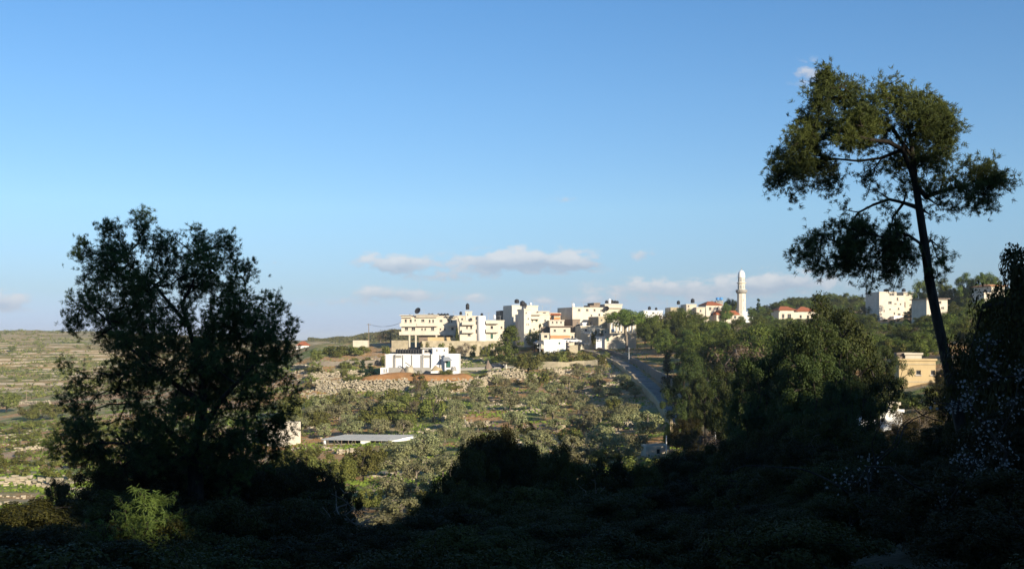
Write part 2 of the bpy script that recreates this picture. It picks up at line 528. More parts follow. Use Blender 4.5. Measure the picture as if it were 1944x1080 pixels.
HB = []
for yy in ys:
    if yy >= -60:
        t = (2 - yy) / 62.0
        zz = -1.72 + (crest(xs, -(yy + 60) * math.tan(SUN_PHI)) + 1.72) * (t ** 1.15)
    else:
        zz = crest(xs, -(yy + 60) * math.tan(SUN_PHI) if yy > -92 else 1e4) - min(40, (-60 - yy) * .4)
    side = np.clip((np.abs(xs - 60) - 150) / 200, 0, 1)
    HB.append(np.stack([xs, np.full_like(xs, yy), zz], -1))
HB = np.stack(HB)
nb_, na_ = HB.shape[:2]
idx = np.arange(nb_ * na_).reshape(nb_, na_)
Fb = np.stack([idx[:-1, :-1], idx[1:, :-1], idx[1:, 1:], idx[:-1, 1:]], -1).reshape(-1, 4)
hb = link_mesh('hill', mesh_np('hill', HB.reshape(-1, 3), [Fb]), M['ground']); tag(hb, kind='structure')

# ------------------------------------------------------------------ tree tools
def unit(v):
    return v / (np.linalg.norm(v, axis=-1, keepdims=True) + 1e-9)


def tubes(A, B, ra, rb, n=5):
    """arrays of segments -> verts, quads"""
    d = unit(B - A)
    ref = np.where(np.abs(d[:, 2:3]) < .9, np.array([[0, 0, 1.]]), np.array([[1., 0, 0]]))
    u = unit(np.cross(d, ref)); w = np.cross(d, u)
    ang = np.arange(n) * 2 * math.pi / n
    ring = u[:, None, :] * np.cos(ang)[None, :, None] + w[:, None, :] * np.sin(ang)[None, :, None]
    Va = A[:, None, :] + ring * ra[:, None, None]; Vb = B[:, None, :] + ring * rb[:, None, None]
    V = np.concatenate([Va, Vb], 1).reshape(-1, 3)
    base = (np.arange(len(A)) * 2 * n)[:, None, None]
    k = np.arange(n); kk = (k + 1) % n
    q = np.stack([k, kk, kk + n, k + n], -1)[None]
    return V, (base + q).reshape(-1, 4)


def grow(seed_nodes, seed_parent, targets, r, step=.5, tip_r=.012, expo=2.4, up=.0, wob=.06, bend=.6):
    """connect target points to a skeleton, nearest first"""
    nodes = [np.array(p, float) for p in seed_nodes]
    par = list(seed_parent)
    dirs = []
    for i, p in enumerate(nodes):
        dd = nodes[i] - nodes[par[i]] if par[i] >= 0 else np.array([0, 0, 1.])
        dirs.append(dd / (np.linalg.norm(dd) + 1e-6))
    cap = len(nodes) + len(targets) * 14 + 50
    NA = np.zeros((cap, 3)); DA = np.zeros((cap, 3)); PA = np.full(cap, -1, int)
    n = len(nodes)
    NA[:n] = nodes; DA[:n] = dirs; PA[:n] = par
    T = np.asarray(targets, float)
    d0 = np.min(np.linalg.norm(T[:, None] - NA[None, :n], axis=2), 1)
    tips = []
    for t in T[np.argsort(d0)]:
        v = t - NA[:n]; dist = np.linalg.norm(v, axis=1) + 1e-6
        cost = dist * (1 + bend * (1 - (v * DA[:n]).sum(1) / dist))
        j = int(np.argmin(cost)); L = dist[j]
        m = max(1, int(L / step)); m = min(m, 12)
        p0 = NA[j].copy(); d1 = DA[j] * L * .35
        prev = j
        for k in range(1, m + 1):
            s = k / m
            q = p0 + (t - p0) * s + d1 * (s * (1 - s)) + (r.normal(0, wob * L / m, 3) if k < m else 0)
            q[2] += up * L * s * (1 - s)
            NA[n] = q; dv = q - NA[prev]; DA[n] = dv / (np.linalg.norm(dv) + 1e-6); PA[n] = prev
            prev = n; n += 1
        tips.append(prev)
    NA, DA, PA = NA[:n], DA[:n], PA[:n]
    acc = np.zeros(n)
    acc[tips] = tip_r ** expo
    for i in range(n - 1, 0, -1):
        if PA[i] >= 0: acc[PA[i]] += acc[i]
    rad = np.maximum(acc, (tip_r * .7) ** expo) ** (1 / expo)
    return NA, DA, PA, rad, tips


def skeleton_mesh(name, NA, PA, rad, mat, parent, n=5, minr=0):
    c = np.where(PA >= 0)[0]
    c = c[rad[c] >= minr]
    V, Q = tubes(NA[PA[c]], NA[c] + (NA[c] - NA[PA[c]]) * .08, rad[PA[c]] * .5 + rad[c] * .5, rad[c], n)
    return link_mesh(name, mesh_np(name, V, [Q]), mat, parent)


def needles(pos, axis, k, length, width, r, spread=.75):
    """k thin blades from every pos, fanned round axis"""
    N = len(pos)
    d = unit(np.repeat(axis, k, 0) + r.normal(0, spread, (N * k, 3)))
    p = np.repeat(pos, k, 0) + r.normal(0, length * .18, (N * k, 3))
    s = unit(np.cross(d, r.normal(0, 1, (N * k, 3)))) * width * .5
    Ls = length * r.uniform(.6, 1.15, (N * k, 1))
    V = np.stack([p - s, p + s, p + d * Ls + s * .3, p + d * Ls - s * .3], 1).reshape(-1, 3)
    return V, np.arange(N * k * 4).reshape(-1, 4)


def leaves(pos, nrm, size, r, aspect=.55, jitter=.8):
    """one rhombic leaf (or leaf clump) per pos, facing roughly nrm"""
    N = len(pos)
    n = unit(nrm + r.normal(0, jitter, (N, 3)))
    u = unit(np.cross(n, r.normal(0, 1, (N, 3)))); w = np.cross(n, u)
    s = size * r.uniform(.55, 1.3, (N, 1))
    V = np.stack([pos - u * s, pos - w * s * aspect, pos + u * s, pos + w * s * aspect], 1)
    V[:, 1::2] += n[:, None] * (s * .25)[:, None]
    return V.reshape(-1, 3), np.arange(N * 4).reshape(-1, 4)


def ball(r, n, shell=.0):
    d = unit(r.normal(0, 1, (n, 3)))
    return d * (r.uniform(shell ** 3, 1, (n, 1)) ** (1 / 3))


def make_tree(kind, seed):
    """prototype: Empty > crown, trunk; returns root (height about 1 unit = metres, natural size)"""
    r = np.random.default_rng(seed)
    S = {
        'olive': dict(h=3.9, rx=2.3, ncl=26, clr=.78, lpc=75, ls=.17, mat='olive', bark='palebark', base=.9, shape='round', tr=.2, cat='tree'),
        'pine': dict(h=9.5, rx=4.4, ncl=64, clr=1.15, lpc=230, ls=.15, mat='pinemid', bark='bark', base=1.8, shape='dome', tr=.26, cat='tree'),
        'cypress': dict(h=9, rx=1.15, ncl=46, clr=.6, lpc=70, ls=.18, mat='cypress', bark='bark', base=.4, shape='cone', tr=.2, cat='tree'),
        'conifer': dict(h=10, rx=3.6, ncl=64, clr=.95, lpc=85, ls=.22, mat='pinemid', bark='bark', base=.5, shape='cone', tr=.25, cat='tree'),
        'broadleaf': dict(h=5.2, rx=2.7, ncl=36, clr=.85, lpc=95, ls=.18, mat='shrub', bark='bark', base=.5, shape='round', tr=.16, cat='tree'),
        'shrub': dict(h=2.0, rx=1.3, ncl=14, clr=.55, lpc=80, ls=.13, mat='shrub', bark='bark', base=.1, shape='round', tr=.07, cat='bush'),
        'oak': dict(h=5.5, rx=3.2, ncl=90, clr=.72, lpc=300, ls=.08, mat='oak', bark='bark', base=.2, shape='dome', tr=.18, cat='tree'),
        'brownbush': dict(h=4.0, rx=2.4, ncl=26, clr=.8, lpc=70, ls=.10, mat='brownbush', bark='palebark', base=.3, shape='round', tr=.12, cat='bush'),
        'umbrella': dict(h=9.0, rx=4.2, ncl=70, clr=.95, lpc=130, ls=.15, mat='pinemid', bark='palebark', base=5.6, shape='flat', tr=.32, cat='tree'),
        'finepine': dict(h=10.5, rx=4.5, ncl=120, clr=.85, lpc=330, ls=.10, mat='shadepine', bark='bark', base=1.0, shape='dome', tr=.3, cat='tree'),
    }[kind]
    h, rx, base = S['h'], S['rx'], S['base']
    c = []
    while len(c) < S['ncl']:
        p = ball(r, 1, .35)[0]
        if S['shape'] == 'round' or S['shape'] == 'flat':
            if S['shape'] == 'round' and p[2] < -.6: continue
            q = np.array([p[0] * rx, p[1] * rx, (p[2] * .5 + .5) * (h - base) + base])
        elif S['shape'] == 'dome':
            if p[2] < -.75: continue
            a = math.atan2(p[1], p[0]); z = p[2] * .5 + .5
            k = (1 + .20 * math.sin(3 * a + seed) + .13 * math.sin(5 * a + 2 * seed)) * (1 + .14 * math.sin(z * 8 + seed + a))
            q = np.array([p[0] * rx * k, p[1] * rx * k, base + z * (h - base) * (1 + .10 * math.sin(2 * a + seed) * abs(p[0]))])
        elif S['shape'] == 'lobed':
            z = (p[2] * .5 + .5)
            q = np.array([p[0] * rx * (1.05 - .35 * z), p[1] * rx * (1.05 - .35 * z), z * (h - base) + base])
            a = math.atan2(p[1], p[0])
            k = 1 + .22 * math.sin(3 * a + seed) + .15 * math.sin(z * 9 + seed * 2 + a)
            q[:2] *= k
        else:
            z = r.uniform(0, 1) ** 1.35
            a = r.uniform(0, 2 * math.pi); rr = rx * (1 - z) ** .75 * r.uniform(.55, 1) + .1
            q = np.array([rr * math.cos(a), rr * math.sin(a), z * (h - base - .3) + base])
        c.append(q)
    c = np.array(c)
    ctr = np.array([0, 0, base + (h - base) * .42])
    clr = S['clr'] * r.uniform(.65, 1.2, (len(c), 1))
    per = (S['lpc'] * r.uniform(.6, 1.2, len(c))).astype(int)
    pos = []; nr = []
    for i in range(len(c)):
        b = ball(r, per[i], .3) * clr[i] * np.array([1, 1, .75])
        pos.append(c[i] + b)
        nr.append(unit(b) * 1.0 + unit(c[i] - ctr) * .5 + np.array([0, 0, .3]))
    pos = np.concatenate(pos); nr = np.concatenate(nr)
    V, Q = leaves(pos, nr, S['ls'], r, jitter=.6)
    name = {'olive': 'olive_tree', 'pine': 'pine_tree', 'cypress': 'cypress_tree', 'conifer': 'conifer_tree', 'broadleaf': 'broadleaf_tree',
            'shrub': 'shrub', 'oak': 'evergreen_oak', 'brownbush': 'bare_bush', 'umbrella': 'umbrella_pine', 'finepine': 'pine_tree'}[kind]
    root = empty(name, (0, 0, -500))
    link_mesh('crown', mesh_np('crown', V, [Q]), M[S['mat']], root)
    lean = r.normal(0, .12, 2) * h * .3
    ns = 6
    sn = [np.array([lean[0] * (i / ns) ** 2, lean[1] * (i / ns) ** 2, -.6 + (base + (h - base) * (.5 if S['shape'] != 'cone' else .9) + .6) * i / ns]) for i in range(ns + 1)]
    if S['shape'] == 'flat':
        sn = [np.array([0, 0, z]) for z in (-.6, 1, 2.2)]; ns = 2
    NA, DA, PA, rad, tips = grow(sn, [-1] + list(range(ns)), c, r, step=.8, tip_r=.03)
    rad = rad * S['tr'] / rad[0]; rad = np.maximum(rad, .02)
    skeleton_mesh('trunk', NA, PA, rad, M[S['bark']], root, 5)
    root['cat'] = S['cat']
    del root['cat']
    return root, S['h'], S['cat']


PROTO = {}
USED = {}


def protos(kind):
    if kind not in PROTO:
        nvar = {'olive': 5, 'pine': 5, 'oak': 4, 'finepine': 3, 'shrub': 3, 'broadleaf': 4, 'umbrella': 1, 'brownbush': 2, 'cypress': 2, 'conifer': 2}[kind]
        PROTO[kind] = [make_tree(kind, 11 + 7 * i + sum(map(ord, kind))) for i in range(nvar)]
    return PROTO[kind]


def copy_tree(o, parent=None):
    c = o.copy(); COL.objects.link(c)
    if parent: c.parent = parent
    for ch in list(o.children):
        copy_tree(ch, c)
    return c


def plant(kind, loc, height, label, group=None, wide=1.0, var=None, rot=None):
    pr = protos(kind)
    i = random.randrange(len(pr)) if var is None else var % len(pr)
    root, h, cat = pr[i]
    if (kind, i) in USED: o = copy_tree(root)
    else:
        o = root; USED[(kind, i)] = 1
    s = height / h
    o.location = loc; o.scale = (s * wide, s * wide, s)
    o.rotation_euler = (0, 0, random.uniform(0, 6.28) if rot is None else rot)
    tag(o, label, cat, group)
    return o


def drop_unused():
    for kind, lst in PROTO.items():
        for i, (root, _, _) in enumerate(lst):
            if (kind, i) not in USED:
                for ch in list(root.children): bpy.data.objects.remove(ch)
                bpy.data.objects.remove(root)


# ------------------------------------------------------------------ the two tall pines in front
def hero_pine(name, label, D, trunk, limbs, blobs, seed, ybase, trunk_r, depth=1.0, blade=(.13, .017), tuft_k=16, dmul=60):
    """trunk / limbs: photo pixels with a depth offset in metres; blobs (px, py, radius px, density, depth offset)"""
    r = np.random.default_rng(seed)
    m = D / F
    base = P(trunk[0][0], ybase, D)
    gz = hz(base.x, D)
    root = empty(name, (base.x, D, gz))
    o = np.array([base.x, D, gz])

    def W(px, py, dy=0): return np.array(P(px, py, D)) * np.array([1, 1, 1]) + np.array([0, dy, 0]) - o
    nodes = [np.array([0, 0, -.6])]; par = [-1]; fixed = {0: trunk_r * 1.25}
    for (px, py, rr) in trunk:
        nodes.append(W(px, py)); par.append(len(nodes) - 2); fixed[len(nodes) - 1] = rr
    for lb in limbs:
        start = W(lb[0][0], lb[0][1])
        j = int(np.argmin([np.linalg.norm(q - start) for q in nodes[:len(trunk) + 1]])) if not lb[0][2] else int(np.argmin([np.linalg.norm(q - W(*lb[0])) for q in nodes]))
        prev = j
        r0, r1 = lb[1]
        pts = lb[2]
        for k, (px, py, dy) in enumerate(pts):
            nodes.append(W(px, py, dy)); par.append(prev); prev = len(nodes) - 1
            fixed[prev] = r0 + (r1 - r0) * k / max(1, len(pts) - 1)
    T = []; TD = []
    for (px, py, rad, dens, dy) in blobs:
        c = W(px, py, dy); rm = rad * m
        n = max(3, int(dens * dmul * (rm ** 2)))
        b = ball(r, n, .2) * rm * np.array([1, depth, .95])
        T.append(c + b)
    T = np.concatenate(T)
    NA, DA, PA, rad, tips = grow(nodes, par, T, r, step=.35, tip_r=.0075, up=.12, wob=.10, bend=.5)
    for k, v in fixed.items(): rad[k] = v * (1 if k <= len(trunk) else .72)
    skeleton_mesh('trunk', NA, PA, rad, M['bark'], root, 6)
    # needle tufts on every twig end and along the last stretch before it
    tp = np.array(tips)
    pos = [NA[tp]]; ax = [DA[tp]]
    for f, sp in ((.25, .10), (.6, .16), (1.0, .20)):
        q = NA[tp] * (1 - f * .5) + NA[PA[tp]] * f * .5
        for _ in range(3):
            pos.append(q + r.normal(0, sp, q.shape)); ax.append(unit(DA[tp] + r.normal(0, .6, q.shape)))
    pos = np.concatenate(pos); ax = np.concatenate(ax) + np.array([0, 0, .25])
    V, Q = needles(pos, ax, tuft_k, blade[0], blade[1], r)
    link_mesh('crown', mesh_np('crown', V, [Q]), M['pine'], root)
    tag(root, label, 'tree')
    return root


LB = [(215, 432, 24, 1, 0), (205, 470, 30, .9, .5), (278, 425, 26, .9, -.3), (290, 460, 30, .9, 0), (160, 472, 26, .9, 0), (170, 520, 36, .9, .8), (240, 500, 45, .9, -.8), (310, 500, 38, .9, .6),
      (368, 455, 28, .8, .3), (335, 470, 24, .7, -.6), (430, 470, 30, .9, 0), (395, 500, 38, .9, -.8), (450, 505, 30, .8, .5), (360, 530, 40, .9, .9), (425, 545, 45, .9, .2), (300, 550, 42, .8, -1.0),
      (245, 560, 50, .9, .3), (185, 570, 45, .7, -.6), (140, 600, 34, .55, .2), (210, 620, 55, .9, 1.0), (280, 620, 55, .9, 0), (345, 610, 40, .8, -1), (410, 610, 50, 1.0, .6), (470, 590, 45, .9, -.3),
      (510, 580, 32, .8, .5), (545, 625, 24, .7, 0), (520, 640, 40, .9, -.5), (460, 650, 55, 1.1, 1.0), (390, 670, 55, 1.1, 0), (320, 680, 55, 1.0, -.9), (250, 690, 48, .8, .6), (540, 690, 32, .8, .2),
      (495, 710, 50, 1.0, -.8), (430, 730, 55, 1.1, .5), (360, 740, 50, 1.0, .9), (290, 750, 50, .7, -.3), (220, 760, 42, .45, .7), (155, 745, 38, .4, 0), (135, 790, 40, .55, .5), (190, 815, 45, .6, -.7),
      (260, 815, 45, .6, .3), (330, 800, 40, .5, 1.0), (440, 800, 45, .55, -.6), (500, 785, 45, .8, .6), (550, 740, 26, .6, 0), (150, 860, 38, .5, .3), (220, 875, 45, .65, .9), (290, 870, 38, .5, -.8),
      (460, 850, 45, .6, .4), (520, 830, 34, .45, .9), (130, 840, 40, .6, -.5), (175, 880, 42, .7, .4), (340, 850, 40, .5, -.6), (400, 870, 50, .5, .8), (250, 850, 45, .6, 1.2), (300, 840, 50, .8, -.9), (350, 880, 50, .8, .9), (440, 880, 50, .8, -.5), (500, 860, 45, .7, 1.0), (410, 830, 45, .6, -1.2), (380, 790, 45, .7, -1.4), (470, 820, 40, .6, -1.0), (170, 710, 34, .3, -.5), (210, 700, 36, .5, .8), (560, 780, 22, .4, 0), (120, 760, 26, .4, .5), (120, 700, 18, .25, 0), (250, 640, 30, .7, -1.4), (420, 680, 40, .8, -1.6), (330, 560, 26, .5, 1.4)]
hero_pine('pine_tree', 'broad dark pine with a spreading bushy crown standing at the left of the slope', 40,
          [(372, 905, .28), (368, 860, .26), (376, 815, .20), (384, 765, .17), (386, 715, .14), (372, 670, .11), (358, 620, .085), (346, 575, .06)],
          [((368, 860, 0), (.20, .06), [(335, 838, .3), (300, 812, .7), (262, 790, 1.1), (225, 772, 1.3)]),
           ((376, 815, 0), (.17, .05), [(405, 790, -.4), (432, 755, -.8), (462, 725, -1.0), (495, 690, -1.0)]),
           ((372, 860, 0), (.14, .04), [(410, 850, .3), (450, 842, .6), (490, 835, .8)]),
           ((384, 765, 0), (.14, .04), [(350, 735, -.5), (310, 700, -.9), (265, 660, -1.0), (220, 610, -.8)]),
           ((386, 715, 0), (.12, .04), [(410, 670, .5), (432, 620, .8), (440, 560, .6)]),
           ((358, 620, 0), (.09, .03), [(320, 580, .4), (285, 540, .5), (240, 500, .2)]),
           ((346, 575, 0), (.07, .03), [(365, 540, 0), (380, 500, -.2)]),
           ((376, 880, 0), (.13, .04), [(330, 870, -.5), (285, 855, -.8), (240, 860, -.7)])],
          LB, 5, 905, .28, dmul=74)
RB = [(1565, 150, 26, 1.3, 0), (1590, 165, 34, 1.3, .3), (1548, 190, 28, 1.2, -.3), (1635, 185, 36, 1.2, .5), (1680, 175, 30, 1.1, -.2), (1715, 190, 32, 1.0, .3), (1755, 205, 34, 1.1, 0), (1785, 225, 34, 1.1, .2), (1805, 250, 22, .9, 0), (1770, 240, 36, 1.1, -.5), (1795, 265, 26, 1.0, .3),
      (1570, 225, 42, 1.3, .8), (1620, 235, 45, 1.3, -.8), (1670, 230, 45, 1.2, .9), (1725, 240, 42, 1.2, -.7), (1775, 260, 32, 1.1, .4), (1795, 290, 22, .8, 0),
      (1530, 240, 26, 1.1, .2), (1515, 275, 34, 1.2, -.5), (1500, 305, 32, 1.1, .6), (1548, 285, 42, 1.3, .9), (1590, 275, 36, 1.1, -.9), (1478, 320, 24, 1.0, 0), (1485, 345, 26, .9, .5),
      (1525, 330, 34, .9, -.6), (1560, 320, 34, .7, .3), (1510, 365, 20, .5, 0), (1600, 320, 30, .4, .8), (1640, 335, 34, .28, -.5), (1670, 345, 34, .28, .6), (1590, 350, 26, .3, 0), (1560, 355, 22, .35, -.3),
      (1700, 310, 26, .5, .8), (1740, 290, 34, 1.2, .9), (1765, 310, 32, 1.0, -.6), (1750, 345, 30, .8, .8), (1770, 365, 30, .6, -.4), (1800, 340, 22, .7, .3),
      (1820, 355, 30, .8, -.5), (1845, 325, 26, 1.0, .3), (1865, 345, 32, 1.0, -.4), (1895, 325, 26, 1.0, .4), (1910, 345, 20, .9, 0), (1890, 365, 28, .8, .5), (1850, 380, 30, .6, -.3), (1820, 400, 26, .3, .4), (1790, 410, 24, .3, 0),
      (1555, 450, 24, .6, 0), (1580, 440, 24, .8, .4), (1610, 450, 34, 1.0, -.5), (1650, 445, 34, 1.0, .6), (1685, 455, 34, 1.2, -.6), (1520, 475, 22, .8, 0), (1545, 485, 30, .9, .5), (1590, 490, 36, 1.0, -.6),
      (1635, 485, 38, 1.1, .8), (1680, 490, 36, 1.1, -.4), (1715, 480, 28, 1.0, .5), (1560, 515, 22, .5, 0), (1600, 525, 24, .4, .4), (1650, 530, 26, .5, -.3), (1700, 525, 28, .6, .3), (1725, 500, 22, .7, -.3),
      (1510, 495, 16, .5, 0), (1780, 460, 20, .4, 0), (1800, 480, 22, .4, .3), (1785, 505, 22, .4, -.2), (1770, 530, 14, .3, 0), (1620, 400, 34, .18, .4), (1670, 410, 30, .18, -.4), (1715, 420, 22, .2, .4), (1590, 415, 20, .2, 0)]
hero_pine('pine_tree', 'tall leaning pine with bare dark trunk and sunlit crown top at the right', 35,
          [(1838, 880, .20), (1826, 820, .19), (1812, 750, .185), (1796, 680, .17), (1780, 610, .155), (1764, 530, .15), (1755, 460, .135), (1745, 395, .12), (1738, 350, .105), (1733, 300, .085), (1728, 260, .06), (1722, 220, .035)],
          [((1738, 350, 0), (.12, .05), [(1718, 312, -.3), (1700, 290, -.6), (1670, 278, -.8), (1631, 276, -1.0), (1600, 268, -1.0), (1570, 250, -.8)]),
           ((1745, 395, 0), (.085, .03), [(1722, 383, .3), (1700, 374, .6), (1674, 383, .8), (1645, 398, .8), (1626, 422, .7), (1612, 452, .4)]),
           ((1700, 290, -.6), (.07, .03), [(1670, 302, -.2), (1631, 306, 0), (1590, 300, .2), (1540, 290, .3)]),
           ((1738, 350, 0), (.10, .03), [(1765, 372, .3), (1795, 362, .5), (1830, 352, .5), (1868, 338, .2)]),
           ((1764, 530, 0), (.10, .03), [(1746, 490, -.4), (1732, 466, -.7), (1708, 451, -.8), (1680, 440, -.8)]),
           ((1733, 300, 0), (.09, .03), [(1700, 240, .3), (1660, 210, .5), (1610, 180, .4)]),
           ((1728, 260, 0), (.06, .02), [(1750, 235, 0), (1775, 225, .2)]),
           ((1755, 460, 0), (.05, .02), [(1775, 455, .3), (1795, 470, .4)]),
           ((1722, 383, .3), (.05, .02), [(1705, 410, .5), (1700, 440, .5)])],
          RB, 9, 880, .19, dmul=76)

# ------------------------------------------------------------------ buildings
def facade(mb, W_, z0, z1, y, holes, depth=.28, x0=None):
    """wall in the xz plane at y (front looks to -y) with rectangular openings (xa, xb, za, zb)"""
    xa = -W_ / 2 if x0 is None else x0; xb = xa + W_
    xsx = sorted({xa, xb} | {h[0] for h in holes} | {h[1] for h in holes})
    zsz = sorted({z0, z1} | {h[2] for h in holes} | {h[3] for h in holes})
    for i in range(len(xsx) - 1):
        for j in range(len(zsz) - 1):
            cx, cz = (xsx[i] + xsx[i + 1]) / 2, (zsz[j] + zsz[j + 1]) / 2
            if any(h[0] < cx < h[1] and h[2] < cz < h[3] for h in holes): continue
            mb.add([(xsx[i], y, zsz[j]), (xsx[i + 1], y, zsz[j]), (xsx[i + 1], y, zsz[j + 1]), (xsx[i], y, zsz[j + 1])], [(0, 1, 2, 3)])
    for (a, b, c, d) in holes:
        q = y + depth
        mb.add([(a, y, c), (b, y, c), (b, y, d), (a, y, d), (a, q, c), (b, q, c), (b, q, d), (a, q, d)],
               [(0, 4, 5, 1), (1, 5, 6, 2), (2, 6, 7, 3), (3, 7, 4, 0)])


class House:
    def __init__(s, name, label, cat, x0, x1, yt, yb, D, rot=0, depth=9, mat='cream', group=None, sink=4, wins=(), roof='flat', lip=.18, holes=()):
        s.th = R(rot); s.D = D; s.s = D / F; s.mid = (x0 + x1) / 2; s.yb = yb
        s.o = P(s.mid, yb, D)
        s.root = empty(name, s.o, s.th)
        tag(s.root, label, cat, group)
        s.vol('wall', x0, x1, yt, yb, 0, depth, mat, sink, wins, roof, lip, holes)

    def lx(s, px): return (px - s.mid) * s.s / math.cos(s.th)

    def lz(s, py): return (s.yb - py) * s.s

    def world(s, px, py, yo=0):
        x, y, z = s.lx(px), yo, s.lz(py)
        c, n = math.cos(s.th), math.sin(s.th)
        return Vector((s.o.x + c * x - n * y, s.o.y + n * x + c * y, s.o.z + z))

    def vol(s, name, x0, x1, yt, yb, yo, depth, mat, sink=0, wins=(), roof='flat', lip=.18, holes=()):
        """one block: front face at local y=yo. wins: (px, py, w, h[, kind]) become window > pane, holes: dark recesses (porches)"""
        a, b = s.lx(x0), s.lx(x1); zt, zb = s.lz(yt), s.lz(yb) - sink
        hs = []
        for w in wins:
            cx, cz = s.lx(w[0]), s.lz(w[1]); ww, hh = w[2] * s.s / 2, w[3] * s.s / 2
            hs.append((cx - ww, cx + ww, cz - hh, cz + hh))
        dh = []
        for w in holes:
            dh.append((s.lx(w[0]), s.lx(w[1]), s.lz(w[3]), s.lz(w[2])))
        mb = MB()
        top = zt
        facade(mb, b - a, zb, top, yo, hs + dh, .3, a)
        for (xa, xb, za, zb2) in dh:   # recess: deeper niche with a back wall
            q = yo + 1.6
            mb.add([(xa, yo + .3, za), (xb, yo + .3, za), (xb, yo + .3, zb2), (xa, yo + .3, zb2), (xa, q, za), (xb, q, za), (xb, q, zb2), (xa, q, zb2)],
                   [(0, 4, 5, 1), (1, 5, 6, 2), (2, 6, 7, 3), (3, 7, 4, 0), (4, 7, 6, 5)])
        yb2 = yo + depth
        mb.add([(a, yo, zb), (a, yb2, zb), (b, yb2, zb), (b, yo, zb), (a, yo, top), (a, yb2, top), (b, yb2, top), (b, yo, top)],
               [(0, 4, 5, 1), (1, 5, 6, 2), (2, 6, 7, 3)])
        if roof == 'flat':      # low parapet round the flat roof
            t = .22; pz = top - .45
            mb.add([(a, yo, top), (b, yo, top), (b, yb2, top), (a, yb2, top), (a + t, yo + t, top), (b - t, yo + t, top), (b - t, yb2 - t, top), (a + t, yb2 - t, top),
                    (a + t, yo + t, pz), (b - t, yo + t, pz), (b - t, yb2 - t, pz), (a + t, yb2 - t, pz)],
                   [(0, 1, 5, 4), (1, 2, 6, 5), (2, 3, 7, 6), (3, 0, 4, 7), (4, 5, 9, 8), (5, 6, 10, 9), (6, 7, 11, 10), (7, 4, 8, 11)])
        w = mb.build(name, M[mat], s.root)
        if roof == 'flat':
            MB().add([(a + .22, yo + .22, top - .44), (b - .22, yo + .22, top - .44), (b - .22, yb2 - .22, top - .44), (a + .22, yb2 - .22, top - .44)], [(0, 1, 2, 3)]).build('roof', M['paleroof'], s.root)
            if lip:
                MB().box(a - lip, b + lip, yo - lip, yo - .003, top - .28, top + .03).build('cornice', M[mat], s.root)
        elif roof == 'slab':
            MB().box(a - .5, b + .5, yo - .6, yb2 + .4, top + .003, top + .3).build('roof', M['paleroof'], s.root)
        elif roof == 'slabdark':
            MB().box(a - .5, b + .5, yo - .7, yb2 + .4, top + .003, top + .28).build('roof', M['brown'], s.root)
        for k, (xa, xb, za, zb2) in enumerate(hs):
            kind = wins[k][4] if len(wins[k]) > 4 else 'w'
            s.window(xa, xb, za, zb2, yo, kind, 'y')
        return w

    def window(s, xa, xb, za, zb2, yo, kind='w', axis='y'):
        q = yo + .2; t = min(.09, (xb - xa) * .12)
        mb = MB()
        mb.box(xa, xa + t, q - .05, q + .05, za, zb2); mb.box(xb - t, xb, q - .05, q + .05, za, zb2)
        mb.box(xa + t, xb - t, q - .05, q + .05, zb2 - t, zb2); mb.box(xa + t, xb - t, q - .05, q + .05, za, za + t)
        if kind == 'w' and (xb - xa) > .9:
            mb.box((xa + xb) / 2 - t / 2, (xa + xb) / 2 + t / 2, q - .05, q + .05, za + t, zb2 - t)
        if kind == 'w':
            mb.box(xa - .12, xb + .12, yo - .12, yo - .003, za - .14, za - .003)
        if kind == 'door' or kind == 'garage':
            d = mb.build('door', M['brown'], s.root)
            MB().box(xa + t, xb - t, q - .01, q + .02, za + t, zb2 - t).build('panel', M['green_door' if kind == 'door' else 'black'], d)
        else:
            w = mb.build('window', M['frame'], s.root)
            MB().box(xa + t, xb - t, q - .01, q + .02, za + t, zb2 - t).build('pane', M['pane'], w)

    def balcony(s, x0, x1, yt, yb, out=1.3, yo=0, mat=None, name='balcony'):
        a, b = s.lx(x0), s.lx(x1); zt, zb = s.lz(yt), s.lz(yb)
        mb = MB(); t = .15
        mb.box(a, b, yo - out, yo - .003, zb, zb + .2)
        mb.box(a, b, yo - out, yo - out + t, zb + .2, zt)
        mb.box(a, a + t, yo - out + t, yo - .003, zb + .2, zt); mb.box(b - t, b, yo - out + t, yo - .003, zb + .2, zt)
        mb.build(name, M[mat or 'cream2'], s.root)

    def hip(s, x0, x1, ye, yt, yo, depth, mat='redtile', over=.6, ridge=.3):
        a, b = s.lx(x0) - over, s.lx(x1) + over; ze, zt = s.lz(ye), s.lz(yt); y0, y1 = yo - over, yo + depth + over
        rx = (b - a) * ridge / 2; cx = (a + b) / 2; cy = (y0 + y1) / 2
        mb = MB()
        mb.add([(a, y0, ze), (b, y0, ze), (b, y1, ze), (a, y1, ze), (cx - rx, cy, zt), (cx + rx, cy, zt), (a, y0, ze - .15), (b, y0, ze - .15), (b, y1, ze - .15), (a, y1, ze - .15)],
               [(0, 1, 5, 4), (1, 2, 5), (2, 3, 4, 5), (3, 0, 4), (6, 7, 1, 0), (7, 8, 2, 1), (8, 9, 3, 2), (9, 6, 0, 3), (9, 8, 7, 6)])
        mb.build('roof', M[mat], s.root)


